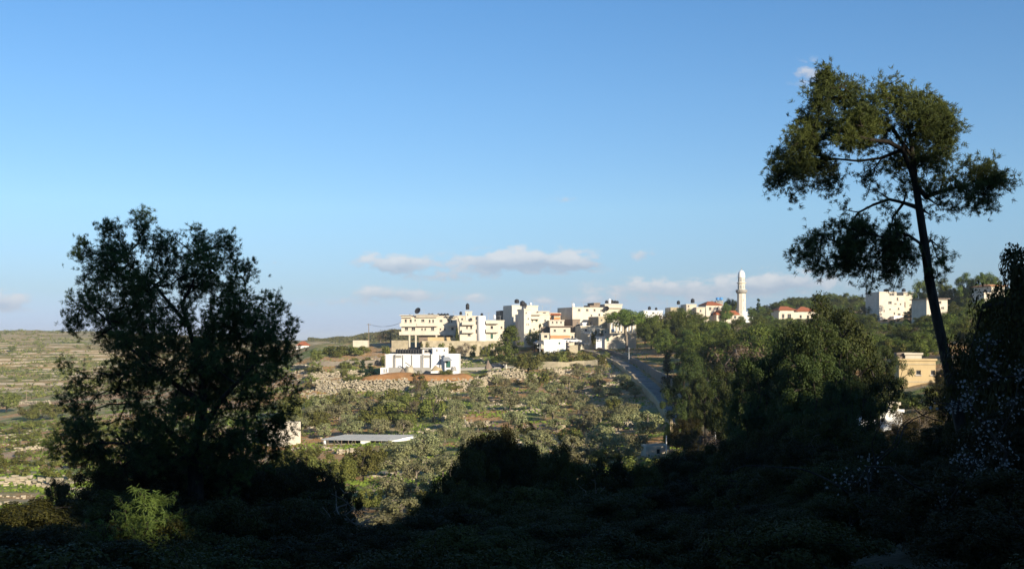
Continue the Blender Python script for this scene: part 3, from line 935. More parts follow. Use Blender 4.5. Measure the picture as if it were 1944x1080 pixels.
def tank(loc, label, mat='black', d=1.15, h=1.5, stand=.35, group='water tanks on the village roofs'):
    root = empty('water_tank', loc)
    r_ = d / 2
    MB().lathe([(r_ * .96, stand), (r_, stand + .08), (r_, stand + h * .33), (r_ * 1.03, stand + h * .35), (r_, stand + h * .37), (r_, stand + h * .75), (r_ * .8, stand + h * .92), (r_ * .35, stand + h)], 14).build('barrel', M[mat], root, True)
    MB().lathe([(r_ * .33, stand + h + .005), (r_ * .33, stand + h + .1)], 10).build('lid', M[mat], root)
    mb = MB()
    for sx in (-1, 1):
        for sy in (-1, 1): mb.box(sx * r_ * .7 - .03, sx * r_ * .7 + .03, sy * r_ * .7 - .03, sy * r_ * .7 + .03, -.45, stand - .003)
    mb.box(-r_ * .72, r_ * .72, -r_ * .72, r_ * .72, stand - .06, stand - .004)
    mb.build('stand', M['metal'], root)
    return tag(root, label, 'water tank', group)


def dish(loc, label, r_=.9, rz=0, mat='black'):
    root = empty('satellite_dish', loc, rz)
    n = 16; V = [(0, 0, 0)]; Fc = []
    for i in range(1, 5):
        q = i / 4
        for k in range(n): V.append((q * r_ * math.cos(k * 2 * math.pi / n), q * r_ * math.sin(k * 2 * math.pi / n), q * q * r_ * .3))
    for k in range(n): Fc.append((0, 1 + k, 1 + (k + 1) % n))
    for i in range(3):
        for k in range(n): Fc.append((1 + i * n + k, 1 + (i + 1) * n + k, 1 + (i + 1) * n + (k + 1) % n, 1 + i * n + (k + 1) % n))
    rot = Matrix.Rotation(R(65), 3, 'X')
    V = [tuple(rot @ Vector(v) + Vector((0, -.1, r_ + .7))) for v in V]
    ds_ = MB().add(V, Fc).build('reflector', M[mat], root)
    md = ds_.modifiers.new('thickness', 'SOLIDIFY'); md.thickness = .03
    MB().tube([(0, 0, -.4), (0, 0, r_ + .6)], .05).build('mast', M['metal'], root)
    MB().tube([(0, -.2, r_ * .4 + .5), (0, -1.0, r_ + .3)], .03).build('arm', M['metal'], root)
    return tag(root, label, 'satellite dish')


def antenna(loc, h, label):
    root = empty('roof_antenna', loc)
    MB().tube([(0, 0, -.45), (0, 0, h)], .05).build('mast', M['metal'], root)
    mb = MB(); mb.tube([(-.9, 0, h - .2), (.9, 0, h - .2)], .03)
    for k in range(6): mb.tube([(-.8 + k * .3, -.4, h - .2), (-.8 + k * .3, .4, h - .2)], .02, 4)
    mb.build('crossbar', M['metal'], root)
    return tag(root, label, 'antenna')


# A: long balconied apartment block
A = House('apartment_block', 'long cream apartment block with two floors of wide balconies', 'building',
          762, 867, 599.5, 635, 373, 0, 12, 'cream2', sink=.5,
          wins=[(770, 609, 4, 6), (779.5, 609, 4, 6), (788, 608, 3, 3.5), (802.5, 608.5, 6, 5), (815.5, 609.5, 3.2, 5.5), (822, 609.5, 3.2, 5.5), (837, 609, 5.5, 4), (852, 609.5, 3, 5.5), (857.5, 609.5, 3, 5.5),
                (771.5, 624, 6, 6.5), (784.5, 624, 7, 6.5), (801, 625, 3, 4), (807, 625, 3, 4), (821, 624.5, 6, 6), (836, 625, 3, 3.5), (844, 625, 3.5, 3.5), (859, 624, 5, 5)])
A.balcony(759.5, 791, 613.5, 620, 1.1); A.balcony(791.5, 831, 613.5, 619.5, 1.2); A.balcony(850, 868, 613.5, 619, 1.0)
A.balcony(758.5, 864, 629.5, 636, 1.3, name='terrace')
A.vol('porch_slab', 790, 830, 598.5, 602, -.9, .89, 'cream2', roof='slab')
A.vol('porch_slab', 762, 782, 599.5, 603, -.9, .89, 'cream2', roof='slab')
A.vol('porch_slab', 850, 866, 600.5, 603.5, -.8, .79, 'cream2', roof='slab')
for px in (778, 790, 829, 844, 862):
    A.vol('pillar', px - 1.5, px + 1.5, 636.3, 642, -1.2, .6, 'cream', 3, roof='none')
A.vol('basement', 795, 864, 635.3, 645, .6, 10, 'brown', 2, roof='none')
dish(A.world(792.5, 600.5, 3), 'large dark satellite dish on the roof of the long balconied apartment block', 1.15, R(-30))
for px, lab in ((776, 'small black tank near the left edge of the long balconied roof'), (813, 'black tank just right of the big dark dish'), (819, 'black tank, second right of the big dark dish'),
                (831, 'black tank at the left of the four at the right of the long roof'), (837, 'black tank second of the four at the right of the long roof'),
                (843, 'black tank third of the four at the right of the long roof'), (848.5, 'black tank last of the four at the right of the long roof')):
    tank(A.world(px, 601, 4), lab, d=1.1, h=1.0 if px > 780 else .7, stand=.1)
A2 = House('apartment_block', 'narrow cream block squeezed between the long balconied block and the round stair tower house', 'building',
           862, 884, 599, 640, 384, 0, 9, 'cream', wins=[(870, 607, 3, 6), (877, 607, 4, 6), (873, 622, 5, 6, 'w')])

# B: house with white rounded stair tower
B = House('stair_tower_house', 'cream two storey house with a white rounded stair tower in its middle', 'building',
          873, 957, 608, 646, 362, 4, 10, 'cream2', sink=3,
          wins=[(886.5, 622, 3, 4), (894.5, 621.5, 3.6, 6), (890.5, 636, 5.5, 4.5), (933.5, 621.5, 5, 6), (952, 621.5, 3.5, 4), (933.5, 638.5, 5, 9, 'door'), (951, 637, 4, 4),
                (903.8, 612.3, 2, 8, 's'), (903.8, 629, 2, 8, 's')])
B.balcony(877, 900, 611, 617, 1.5); B.balcony(877, 900, 626, 632, 1.5); B.balcony(922, 946, 609, 614.5, 1.5); B.balcony(922, 946, 625, 631, 1.5)
B.vol('upper_block', 896, 915, 599.5, 608, .6, 7, 'cream2', 0, wins=[(893.0, 604, 2, 4)][:0])
B.vol('roof_tower', 884, 896, 591, 611, .3, 4, 'pale', 0, wins=[(888, 597, 2, 3)])
cx_, cz_ = B.lx(914), 0
MB().lathe([(1.35, -3.3), (1.35, B.lz(600))], 18, (cx_, -.1, 0), 1.0, .9).build('stair_tower', M['white'], B.root, True)
tank(B.world(888, 590, 2), 'tall black tank on the little tower of the house with the white round stair', d=1.2, h=1.9, stand=.5)
tank(B.world(915.5, 599, 3), 'small dark tank above the white rounded stair tower', d=.9, h=.7, stand=.1)
antenna(B.world(928, 608, 3), 2.6, 'thin roof antenna right of the white rounded stair tower')
tank(B.world(940, 608, 4), 'white tank on the right wing of the round stair tower house', 'white', .9, 1.2, .6)
tank(B.world(894, 608.5, -.6), 'dark tank on the balcony roof left of the white rounded stair tower', d=.9, h=.7, stand=.1)

# C: tall narrow tower block with dark left side
C_ = House('tower_house', 'tall narrow pale block with a dark shaded left side beside the conical tree', 'building',
           972, 990, 579.5, 624, 376, 20, 9, 'pale', wins=[(983, 589, 2.6, 3), (980, 604, 2.4, 3)])
tank(C_.world(985, 578.5, 2), 'black tank on a tall stand on top of the tall narrow pale block', d=1.6, h=1.3, stand=.6)
C_.vol('string_course', 972.3, 989.7, 598.5, 599.3, -.08, .077, 'cream', 0, roof='none')
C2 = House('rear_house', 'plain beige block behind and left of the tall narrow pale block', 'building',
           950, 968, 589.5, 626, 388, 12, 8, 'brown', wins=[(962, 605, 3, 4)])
# D: large white stepped house
D_ = House('stepped_house', 'large bright cream house stepped in height with a dark left side, centre of the village', 'building',
           994, 1044, 596, 634, 358, 14, 11, 'cream2',
           wins=[(1010.5, 609.5, 2.2, 3), (1018.5, 609, 4, 4, 'door'), (1035, 608.5, 3.4, 4), (998.8, 616, 1.2, 4, 's'), (1001.8, 616, 1.2, 4, 's'), (1013.8, 625, 3, 3.4)])
D_.vol('tower', 993, 1006, 586.5, 635, -1.2, 8, 'pale', 4, wins=[(998.5, 616, 1.3, 4, 's'), (1001.8, 616, 1.3, 4, 's'), (997, 594, 2.2, 2.6), (1001, 605, 2.2, 2.6)])
D_.vol('upper_floor', 1003, 1025, 579.5, 597, 2.5, 6, 'cream2', 0)
D_.vol('upper_floor', 1024, 1044, 590.5, 597, 1.0, 8, 'cream', 0, wins=[(1035, 594, 6, 2.5)])
D_.balcony(1006, 1026, 594, 598, 1.2); D_.balcony(1007, 1023, 604, 606, 1.2, name='canopy')
tank(D_.world(993.5, 586, 1.2), 'big black tank at the left front corner of the large stepped house', d=1.6, h=1.6, stand=.9)
tank(D_.world(998, 586, 1.4), 'black tank next to the corner tank of the large stepped house', d=1.4, h=1.3, stand=.6)
tank(D_.world(1012, 579.5, 3), 'small white tank on the highest roof of the large stepped house', 'white', .8, .7, .2)
# E
E1 = House('terrace_house', 'cream house with an orange tiled strip behind the large stepped house', 'building',
           1043, 1064, 594, 622, 366, 10, 8, 'cream', wins=[(1050, 612, 2.5, 3)])
E1.hip(1043, 1063, 597, 593.5, -.8, 2.2, 'redtile', .3, .8)
E1.vol('upper_block', 1044, 1062, 602, 606.5, -1.2, 1.19, 'orange', 0, roof='none')
E2 = House('terrace_house', 'low flat cream house right below the orange tiled strip', 'building', 1043, 1071, 607.5, 626, 356, 8, 7, 'cream2', wins=[(1049, 612, 3, 3.4), (1057, 612, 3, 3.4), (1065, 612, 3, 3.4)])
antenna(E1.world(1049, 593, 3), 2.3, 'dark roof antenna left of centre between the stepped house and the long house')
# F: small orange and white house
F_ = House('small_house', 'small cream house with an orange painted base and dark flat eave near the junction', 'building',
           1044.5, 1083, 620.5, 643.5, 338, 4, 8, 'cream2', roof='slabdark', sink=3, wins=[(1053, 627.5, 4.4, 4), (1071.7, 627.5, 4.4, 4)])
F_.vol('painted_base', 1045, 1083, 636.5, 642, -.12, .115, 'orange', 0, roof='none')
F_.vol('side_wing', 1027.5, 1044.2, 632, 643.5, .4, 6, 'cream', 3, wins=[(1036, 638.5, 6, 5, 'garage')])
F_.vol('side_wing', 1083.2, 1091, 631.5, 643.5, .6, 6, 'cream', 3, wins=[(1087, 640, 4, 5)])
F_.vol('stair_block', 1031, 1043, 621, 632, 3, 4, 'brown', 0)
# white enclosure wall in front
FW = House('boundary_wall', 'bright white boundary wall below the small orange based house', 'wall', 1032.5, 1074, 644.5, 656.5, 326, 0, .3, 'white', roof='none', sink=2, wins=[(1062, 651.5, 3.5, 4, 'door')])
FB = House('rubble_skip', 'low tan block wall right of the bright white wall', 'wall', 1081, 1097, 655, 662, 322, 0, .6, 'tan', roof='none', sink=2)
# G: big long house
G_ = House('long_house', 'big long cream house with a row of small square windows near its top', 'building',
           1086, 1152, 583.5, 621, 368, 22, 12, 'cream2',
           wins=[(1099, 588.8, 5.5, 4.4), (1114.7, 588.8, 5.5, 4.4), (1129, 588.8, 4.2, 4.4), (1143, 589.3, 5.5, 4.2), (1123, 599, 3.4, 3.4), (1138.5, 597.5, 4, 4.8)])
G2 = House('upper_house', 'cream house with a flat terrace full of tanks rising behind the long house', 'building',
           1147, 1180, 584, 622, 372, 12, 10, 'cream', lip=0)
G2.vol('penthouse', 1147, 1180, 577.5, 585, -.8, 9, 'cream2', 0)
G_.vol('roof_room', 1137, 1149, 574, 584, 3.5, 5, 'brown', 0); G_.vol('roof_room', 1128, 1138, 579, 584, 3.0, 5, 'brown', 0)
dish(G_.world(1150.5, 596, -.7), 'round dark satellite dish at the right end of the row of square windows', 1.0, R(-20))
for px, lab, mt, hh in ((1156.5, 'black tank at the left of the high terrace full of tanks', 'black', .9), (1162, 'tall white tank in the middle of the high terrace full of tanks', 'white', 1.5),
                        (1167, 'dark tank right of the tall white tank', 'black', 1.1), (1173, 'black tank at the right of the high terrace full of tanks', 'black', .9),
                        (1177, 'last black tank on the right edge of the high terrace', 'black', .8)):
    tank(G2.world(px, 577.3, 3), lab, mt, d=1.1, h=hh, stand=.35)
antenna(G2.world(1177, 576, 5), 3.2, 'tall thin antenna at the right end of the high terrace')
G3 = House('garage_house', 'cream house with a round headed window and dark open garage beside the village road', 'building',
           1102, 1142, 618.5, 648, 350, 12, 9, 'cream', wins=[(1112.5, 626.5, 4.6, 5), (1126, 641, 10, 10.5, 'garage')])
G3.vol('canopy', 1106, 1121, 630.5, 632.5, -2.2, 2.19, 'white', 0, roof='none')
G3.vol('pillar', 1116.5, 1118.5, 632.7, 648, -2.1, .4, 'white', 1, roof='none')
G3.vol('water_store', 1110, 1117, 612, 619, 2.5, 3, 'white', 0)
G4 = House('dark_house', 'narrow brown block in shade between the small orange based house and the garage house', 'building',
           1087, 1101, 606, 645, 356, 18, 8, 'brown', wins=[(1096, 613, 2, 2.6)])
G5 = House('middle_house', 'tan block with a slanting shadow under the end of the long house', 'building',
           1136, 1158, 601, 632, 358, 20, 8, 'tan', wins=[(1142, 608, 3, 3.4), (1151, 608, 3, 3.4)])
G6 = House('arcade_house', 'cream arcaded house with white columns partly behind the umbrella shaped tree', 'building',
           1157, 1208, 608, 634, 354, 5, 9, 'cream', wins=[])
for px in range(1160, 1208, 6):
    G6.vol('column', px - .9, px + .9, 612, 629, -1.3, .35, 'white', 0, roof='none')
G6.vol('canopy', 1158, 1207, 610, 611.8, -1.6, 1.59, 'cream2', 0, roof='none')
for px in (1163, 1175, 1187, 1199):
    G6.window(G6.lx(px - 2), G6.lx(px + 2), G6.lz(627), G6.lz(615), -.25, 's')
G7 = House('low_house', 'low cream house with a dark doorway in front of the arcade with white columns', 'building',
           1147, 1208, 632.5, 649, 346, 3, 7, 'cream2', wins=[(1153.5, 644, 5, 7.5, 'door'), (1172, 640, 4, 3), (1190, 640, 4, 3)])
G7.vol('side_wing', 1131, 1147.8, 638.5, 650, -.5, 6, 'white', 2)
G7.vol('upper_block', 1140, 1157, 624, 632.8, 1.5, 5, 'cream', 0, wins=[(1144, 629.5, 4, 7, 'door'), (1151, 630, 2.6, 3)])
for hh, px, py, lab in ((D_, 1036, 590.5, 'short antenna on the right end of the large stepped house'), (D_, 1020, 579.5, 'antenna on the highest roof of the large stepped house'), (A, 803, 599.5, 'antenna right of the large dark dish'),
                        (A, 860, 599.5, 'antenna at the right end of the long balconied roof'), (G_, 1095, 583.5, 'antenna at the left end of the long house roof'), (G_, 1118, 583.5, 'antenna in the middle of the long house roof'),
                        (B, 951, 608, 'antenna on the right end of the stair tower house')):
    antenna(hh.world(px, py, 4), random.uniform(1.6, 2.8), lab)
for hh, px, py, yo, lab, mt in ((E2, 1052, 607.5, 3, 'dark tank on the low flat cream house', 'black'), (G_, 1100, 583.5, 5, 'white tank on the left part of the long house roof', 'white'), (G3, 1130, 618.5, 4, 'black tank on the garage house roof', 'black'),
                                (G7, 1166, 632.5, 3, 'white tank on the low house before the arcade', 'white'), (G6, 1172, 608, 4, 'dark tank on the arcaded house roof left of the umbrella shaped tree', 'black'), (A2, 874, 599, 3, 'dark tank on the narrow cream block', 'black')):
    tank(hh.world(px, py, yo), lab, mt, d=1.0, h=1.1, stand=.3)
# H: roofs over the trees
H1 = House('flat_roof_house', 'low white house whose roof just shows above the pines, left of the beige blocks', 'building', 1222, 1258, 589.5, 606, 430, 5, 9, 'white', wins=[(1240, 594, 4, 3)])
tank(H1.world(1236, 589, 3), 'dark tank on the low white roof left of the beige blocks', d=1.2, h=1.2, stand=.3)
tank(H1.world(1249, 589, 3), 'small dark tank on the right of the low white roof', d=1.0, h=.9, stand=.2)
H2 = House('flat_roof_house', 'long low beige house with a sloping parapet above the pines', 'building', 1273, 1307, 583.5, 606, 432, 6, 9, 'tan', wins=[(1290, 588, 3, 3), (1300, 589, 3, 3)])
H3 = House('flat_roof_house', 'taller beige block in the middle of the roofs left of the minaret', 'building', 1303, 1322, 577.5, 606, 428, 6, 9, 'cream', wins=[(1307, 581.5, 3, 3)])
H4 = House('flat_roof_house', 'beige block with a dark tree against it, just left of the red roofed house', 'building', 1322, 1339, 583, 608, 425, 6, 9, 'cream', wins=[(1330, 590, 3, 4)])
tank(H2.world(1293, 583, 4), 'dark tank on a stand over the long low beige roof', d=1.3, h=1.4, stand=1.2)
tank(H3.world(1319, 577, 3), 'black tank on the taller beige block left of the minaret', d=1.5, h=1.6, stand=.5)
antenna(H2.world(1271, 583, 4), 3.0, 'thin white mast at the left end of the long low beige roof')
# I: red roofed house beside the minaret
I_ = House('red_roof_house', 'white house with two red tiled roofs left of the minaret', 'building', 1340, 1370, 578.5, 606, 440, 10, 9, 'cream2', roof='none', wins=[(1348, 586, 5, 6), (1362, 586, 4, 6), (1351, 597, 4, 4)])
I_.hip(1342, 1369, 578.5, 571.5, 0, 9); I_.hip(1354, 1398, 597, 589.5, -4, 5, over=.3, ridge=.8)
I_.vol('front_wing', 1354, 1398, 597.2, 610, -3.8, 4.6, 'cream2', 3, roof='none', wins=[(1362, 602, 5, 5), (1376, 602, 5, 5), (1390, 602, 5, 5)])
for k, px in enumerate((1362.5, 1369)):
    tank(P(px, 571, 446), ('left', 'right')[k] + ' one of the two bright blue tanks above the red roof', 'blue', 1.5, 1.0, .3, 'blue tanks above the red roof')
_ts = House('tank_platform', 'concrete frame carrying the two blue tanks behind the red roof', 'platform', 1359, 1373, 571.3, 600, 447, 0, 3, 'grey', roof='none')
# J: minaret
DM = 446
mo = P(1407.5, 612, DM); s_ = DM / F
mr = empty('minaret', mo); tag(mr, 'tall slender white stone minaret with a balcony and small pointed dome', 'minaret')


def mz(py): return (612 - py) * s_


MB().lathe([(2.0, -3), (2.0, mz(596)), (1.75, mz(595)), (1.72, mz(557.5))], 8, (0, 0, 0)).build('shaft', M['pale'], mr)
mb = MB().lathe([(1.72, mz(557.4)), (2.15, mz(555.5)), (2.35, mz(553)), (2.35, mz(550.2)), (2.2, mz(550.2)), (2.2, mz(552.6)), (1.5, mz(552.6))], 16); mb.build('balcony', M['grey'], mr)
MB().lathe([(1.55, mz(552.5)), (1.5, mz(538.5))], 8).build('upper_shaft', M['pale'], mr)
MB().lathe([(1.5, mz(538.4)), (1.95, mz(537.8)), (1.95, mz(536.6)), (1.4, mz(536.5))], 16).build('cornice', M['pale'], mr)
MB().lathe([(1.4, mz(536.4)), (1.4, mz(528))], 8).build('lantern', M['pale'], mr)
MB().lathe([(1.45, mz(527.9)), (1.5, mz(526)), (1.45, mz(522)), (1.25, mz(518)), (.85, mz(515)), (.3, mz(513.2)), (.08, mz(512.5))], 16).build('dome', M['white'], mr, True)
MB().lathe([(.08, mz(512.4)), (.2, mz(511.6)), (.05, mz(510.8)), (.14, mz(510)), (.03, mz(509.2)), (.02, mz(506))], 8).build('spire', M['metal'], mr)
for zlev, hh, rr in ((545, 6, 1.50), (532, 4, 1.36)):
    for k in range(8):
        a = (k + .5) * math.pi / 4
        w = MB().box(-.25, .25, -.07, .07, -hh * s_ / 2, hh * s_ / 2).build('window', M['shutter'], mr)
        rf = rr * math.cos(math.pi / 8)
        w.location = (math.cos(a) * rf, math.sin(a) * rf, mz(zlev)); w.rotation_euler = (0, 0, a + math.pi / 2)
for py in (570, 585):
    w = MB().box(-.14, .14, -.06, .06, -.6, .6).build('window', M['shutter'], mr); w.location = (.5, -1.58, mz(py)); w.rotation_euler = (0, 0, math.pi / 8)
for w in mr.children:
    if w.name.startswith('shaft') or w.name.startswith('upper_shaft') or w.name.startswith('lantern'): pass
J2 = House('mosque_hall', 'low white hall stepping down to the right of the minaret foot', 'building', 1408, 1430, 602, 612, 444, 0, 9, 'white')
J2.vol('upper_block', 1409, 1419, 592, 602.3, .3, 6, 'white', 0)
# K: house with red hip roofs
K_ = House('red_roof_villa', 'wide cream villa with two red hipped roofs and arches at the edge of the wood', 'building', 1478, 1559, 592.5, 612, 440, 4, 10, 'cream2', roof='none',
           wins=[(1486, 600, 5, 8), (1498, 600, 7, 8), (1520, 601, 4, 6), (1534, 601, 4, 6), (1547, 600, 4, 5)])
K_.hip(1479, 1508, 588, 581, 0, 8, ridge=.4); K_.hip(1514, 1549, 590, 581.5, .6, 9, ridge=.15); K_.hip(1546, 1560, 594, 590, 1, 6)
K_.vol('upper_floor', 1480, 1507, 588, 592.7, .15, 8, 'pale', 0, roof='none'); K_.vol('upper_floor', 1516, 1548, 590, 592.7, .8, 8, 'pale', 0, roof='none')
# L: big white stepped block on the right
L_ = House('white_block', 'tall bright white stepped block of four floors left of the leaning pine trunk', 'building', 1668, 1702, 554, 606, 420, 12, 10, 'cream2',
           wins=[(1694, 559, 10, 4), (1690, 574.5, 7, 5), (1701, 576.5, 5, 2), (1690, 587, 4, 2.5), (1678, 590, 2, 4), (1699, 595, 3, 4)])
L_.vol('middle_block', 1702, 1722, 561, 614, .8, 9, 'cream2', 4, wins=[(1707, 567.5, 5, 6), (1714, 577, 3, 3), (1710, 586, 3, 4), (1711, 596.5, 6, 4), (1713, 609, 5, 6)])
L_.vol('right_block', 1722, 1741, 555.5, 604, 1.4, 8, 'cream', 4, wins=[(1730, 560, 5, 2), (1724.5, 578, 3, 11)], roof='slab')
L_.vol('lower_block', 1691, 1726, 600, 618, -2.4, 2.38, 'white', 3, wins=[(1693.5, 609, 3, 6), (1703, 609, 3, 4), (1714, 609, 5, 6)])
tank(L_.world(1691, 553.5, 3), 'dark tank on the roof of the tall white stepped block', d=2.0, h=.9, stand=.2)
tank(L_.world(1730, 554.5, 4), 'dark tank at the right end of the tall white stepped block', d=1.5, h=1.2, stand=.4)
L2 = House('roadside_house', 'small cream building glimpsed between the trees below the tall white block', 'building', 1663, 1686, 618, 634, 330, 0, 6, 'cream', wins=[(1670, 624, 4, 4), (1680, 624, 4, 4)])
M1 = House('pine_side_house', 'cream house with a dark roof edge seen just right of the leaning pine trunk', 'building', 1758, 1800, 568, 606, 330, 8, 9, 'cream2', roof='slabdark',
           wins=[(1785, 574, 5, 5), (1790, 584.5, 6, 4), (1768, 574, 4, 4)])
N1 = House('hilltop_house', 'cream house with an orange eave high on the right behind the dark trees', 'building', 1881, 1908, 542, 572, 330, 10, 9, 'cream', roof='none', wins=[(1890, 549, 4, 4)])
N1.hip(1880, 1909, 542, 538.5, 0, 9, 'orange', .5, .5)
N1.vol('lower_block', 1862, 1882, 556, 584, -1, 6, 'cream2', 4, wins=[(1868, 563, 3, 4)])
# O: yellow stone house
O_ = House('stone_house', 'yellow ochre stone house behind the leaning pine, lit by low sun', 'building', 1708, 1775, 681, 760, 165, -6, 8, 'yellow', sink=4,
           wins=[(1743.5, 707, 9, 9), (1770, 707, 8, 9)])
O_.vol('rooftop_room', 1722, 1752, 670, 681.3, .8, 5, 'cream', 0)
O_.vol('rooftop_shed', 1709, 1721.5, 670, 681.3, 1.2, 3, 'brown', 0)
O_.vol('string_course', 1708.4, 1774, 690.5, 692, -.1, .095, 'tan', 0, roof='none')
O_.vol('string_course', 1708.4, 1774, 723.5, 725.5, -.1, .095, 'tan', 0, roof='none')
Pw = House('white_house', 'low white walled house at the foot of the yellow stone house', 'building', 1636, 1712, 777, 822, 118, -4, 5, 'white', sink=3, wins=[(1676, 797, 8, 9), (1655, 797, 7, 9)])
Pw.vol('upper_block', 1690, 1708, 764, 777.3, .5, 2.5, 'cream', 0)
# Q: sunlit gate pier by the road foot
Q_ = House('gate_pier', 'sunlit orange stone pier and return wall at the foot of the village road', 'wall', 1311, 1327, 745, 795, 188, -12, 3, 'yellow', sink=3, roof='flat')
Q2 = House('garden_wall', 'short orange lit wall piece right of the gate pier by the road', 'wall', 1328, 1352, 765, 795, 186, -8, .5, 'yellow', sink=3, roof='none')
# V
V_ = House('ruined_hut', 'low whitewashed stone hut under the dark wall at the foot of the road', 'hut', 1226, 1272, 846, 862, 150, 6, 3, 'cream', sink=2, roof='flat', lip=0, wins=[(1250, 857, 7, 10, 'garage')])
T_ = House('flat_roof_hut', 'small sunlit pinkish hut half behind the left pine', 'hut', 506, 547, 803, 838, 205, -18, 5, 'pale', sink=3)
T2 = House('low_outbuilding', 'long low white roofed outbuilding behind the crown of the left pine', 'hut', 452, 512, 822, 838, 212, 0, 5, 'grey', sink=2, roof='none')
MB().prism([(T2.lx(448), T2.lz(824)), (T2.lx(515), T2.lz(818)), (T2.lx(515), T2.lz(817)), (T2.lx(448), T2.lz(823))], -.6, 5.6).build('roof', M['white'], T2.root)
U_ = House('distant_house', 'small white house with a red roof far off on the left skyline', 'building', 562, 586, 655, 669, 520, 10, 8, 'white', roof='none', wins=[(569, 660, 3, 3), (578, 660, 3, 3)])
U_.hip(565, 586, 655, 647.5, 0, 8, ridge=.2)
S2 = House('stone_shed', 'small square beige shed on the slope left of the white factory', 'shed', 743, 765, 646, 662, 352, -14, 5, 'tan', sink=1, roof='flat', lip=0)
S3 = House('stone_shed', 'low pale shed by the utility pole on the left skyline', 'shed', 670, 698, 646, 653, 372, 0, 4, 'cream', sink=1, roof='flat', lip=0)

# R: white factory
DR = 303
R_ = House('factory', 'long white factory with grey pilasters and a row of black barrels on its roof', 'factory', 731, 848, 672.5, 698, DR, 0, 10, 'white', sink=1.5, lip=.1)
for px in (731.7, 747.5, 765, 782, 800, 817.5, 835.5): R_.vol('pilaster', px - .9, px + .9, 673.4, 698, -.25, .247, 'grey', 1, roof='none')
R_.vol('plinth', 733, 818, 697.5, 704, -.8, .79, 'grey', 2, roof='none')
for px in (756, 810): R_.vol('shutter_head', px - 6, px + 6, 674, 679, -.12, .117, 'grey', 0, roof='none')
R_.vol('upper_floor', 801, 821, 662, 672.8, 2, 6, 'white', 0, roof='slab', wins=[(811, 667, 14, 5)])
R_.vol('upper_floor', 821, 848, 660, 672.8, .6, 8, 'white', 0, roof='flat', wins=[(829, 665, 2.5, 3.5), (843, 665, 2.5, 3.5)])
R_.vol('right_wing', 845, 872, 672, 698, -1.5, 9, 'white', 2, wins=[(851.5, 691, 9, 13, 'door')])
mb = MB(); a, b = R_.lx(843), R_.lx(860)
mb.add([(a, -1.52, R_.lz(677)), (b - 1, -1.52, R_.lz(677)), (b, -3.2, R_.lz(683.5)), (a, -3.2, R_.lz(683.5)), (a, -1.52, R_.lz(677.8)), (b - 1, -1.52, R_.lz(677.8)), (b, -3.2, R_.lz(684.3)), (a, -3.2, R_.lz(684.3))],
       [(0, 3, 2, 1), (4, 5, 6, 7), (3, 7, 6, 2), (0, 4, 7, 3), (1, 2, 6, 5)])
mb.build('awning', M['sheet'], R_.root)
for px in (751, 804, 818.5): MB().tube([(R_.lx(px), -.45, R_.lz(698)), (R_.lx(px), -.45, R_.lz(672))], .09).build('drainpipe', M['grey'], R_.root)
for i in range(10):
    tank(R_.world(753 + i * 5.05, 672.3, 1.6), f'black barrel on the factory roof, {ORD[i]} from the left of the row', d=.68, h=1.25, stand=.12, group='black barrels on the factory roof')
rk = MB(); rk.box(R_.lx(750), R_.lx(801), 2.2, 2.35, R_.lz(664.2), R_.lz(663.4))
for px in range(750, 803, 5): rk.box(R_.lx(px) - .07, R_.lx(px) + .07, 2.2, 2.32, R_.lz(672), R_.lz(664))
tk = rk.build('barrel_rack', M['metal']); tk.location = R_.o; tag(tk, 'grey metal rack behind the row of black barrels on the factory roof', 'rack')
cv = MB()
for off in (-.35, .35): cv.tube([(R_.lx(771), -3 + off, R_.lz(687)), (R_.lx(797), -3 + off, R_.lz(705))], .12, 4)
for k in range(9): cv.tube([(R_.lx(771 + 26 * k / 8), -3.35, R_.lz(687 + 18 * k / 8)), (R_.lx(771 + 26 * k / 8), -2.65, R_.lz(687 + 18 * k / 8))], .07, 4)
c_ = cv.build('conveyor_ladder', M['grey']); c_.location = R_.o; tag(c_, 'slanting grey conveyor leaning in front of the white factory', 'conveyor')
kio = House('site_cabin', 'small white cabin with two dark openings at the left foot of the factory', 'cabin', 722, 736, 698, 707, 296, 0, 2.5, 'white', sink=1, roof='flat', lip=0, wins=[(729, 703, 2, 6), (733, 703, 2, 6)])


def heap(name, px, py, D, w, h, label, mat, seed, cat='heap', dep=None, ex=2.2, n=26):
    r = np.random.default_rng(seed)
    o = P(px, py, D); V = []; Fc = []
    W2 = w * D / F / 2; H2 = h * D / F; dp = dep or W2
    for j in range(n + 1):
        for i in range(n + 1):
            u, v = i / n * 2 - 1, j / n * 2 - 1
            q = max(0, 1 - (abs(u) ** ex + abs(v) ** 2.2))
            z = H2 * (q ** .7) * (1 + .25 * math.sin(5 * u + seed) * math.cos(3 * v)) + r.normal(0, .04) - .5
            V.append((u * W2, v * dp, z))
    for j in range(n):
        for i in range(n): Fc.append((j * (n + 1) + i, j * (n + 1) + i + 1, (j + 1) * (n + 1) + i + 1, (j + 1) * (n + 1) + i))
    ob = MB().add(V, Fc).build(name, M[mat], None, True); ob.location = o
    return tag(ob, label, cat)


heap('earth_bank', 793, 718, 292, 216, 12, 'long bank of bare orange earth in front of the white factory', 'soil', 3, 'earth bank', 3.4, 9, 60)
heap('gravel_heap', 777, 706, 295, 20, 16, 'tall pale heap of gravel before the factory conveyor', 'rubble', 5, 'gravel heap', 1.8)
heap('gravel_heap', 765, 707, 295, 16, 9, 'dark brown heap just left of the tall pale gravel heap', 'brown', 8, 'heap', 1.5)
heap('gravel_heap', 829, 700, 298, 22, 8, 'low pale heap at the factory wall left of the green door', 'rubble2', 9, 'gravel heap', 1.6)
heap('gravel_heap', 861, 700, 298, 12, 8, 'small greenish grey heap right of the green factory door', 'grey', 11, 'gravel heap', 1.2)

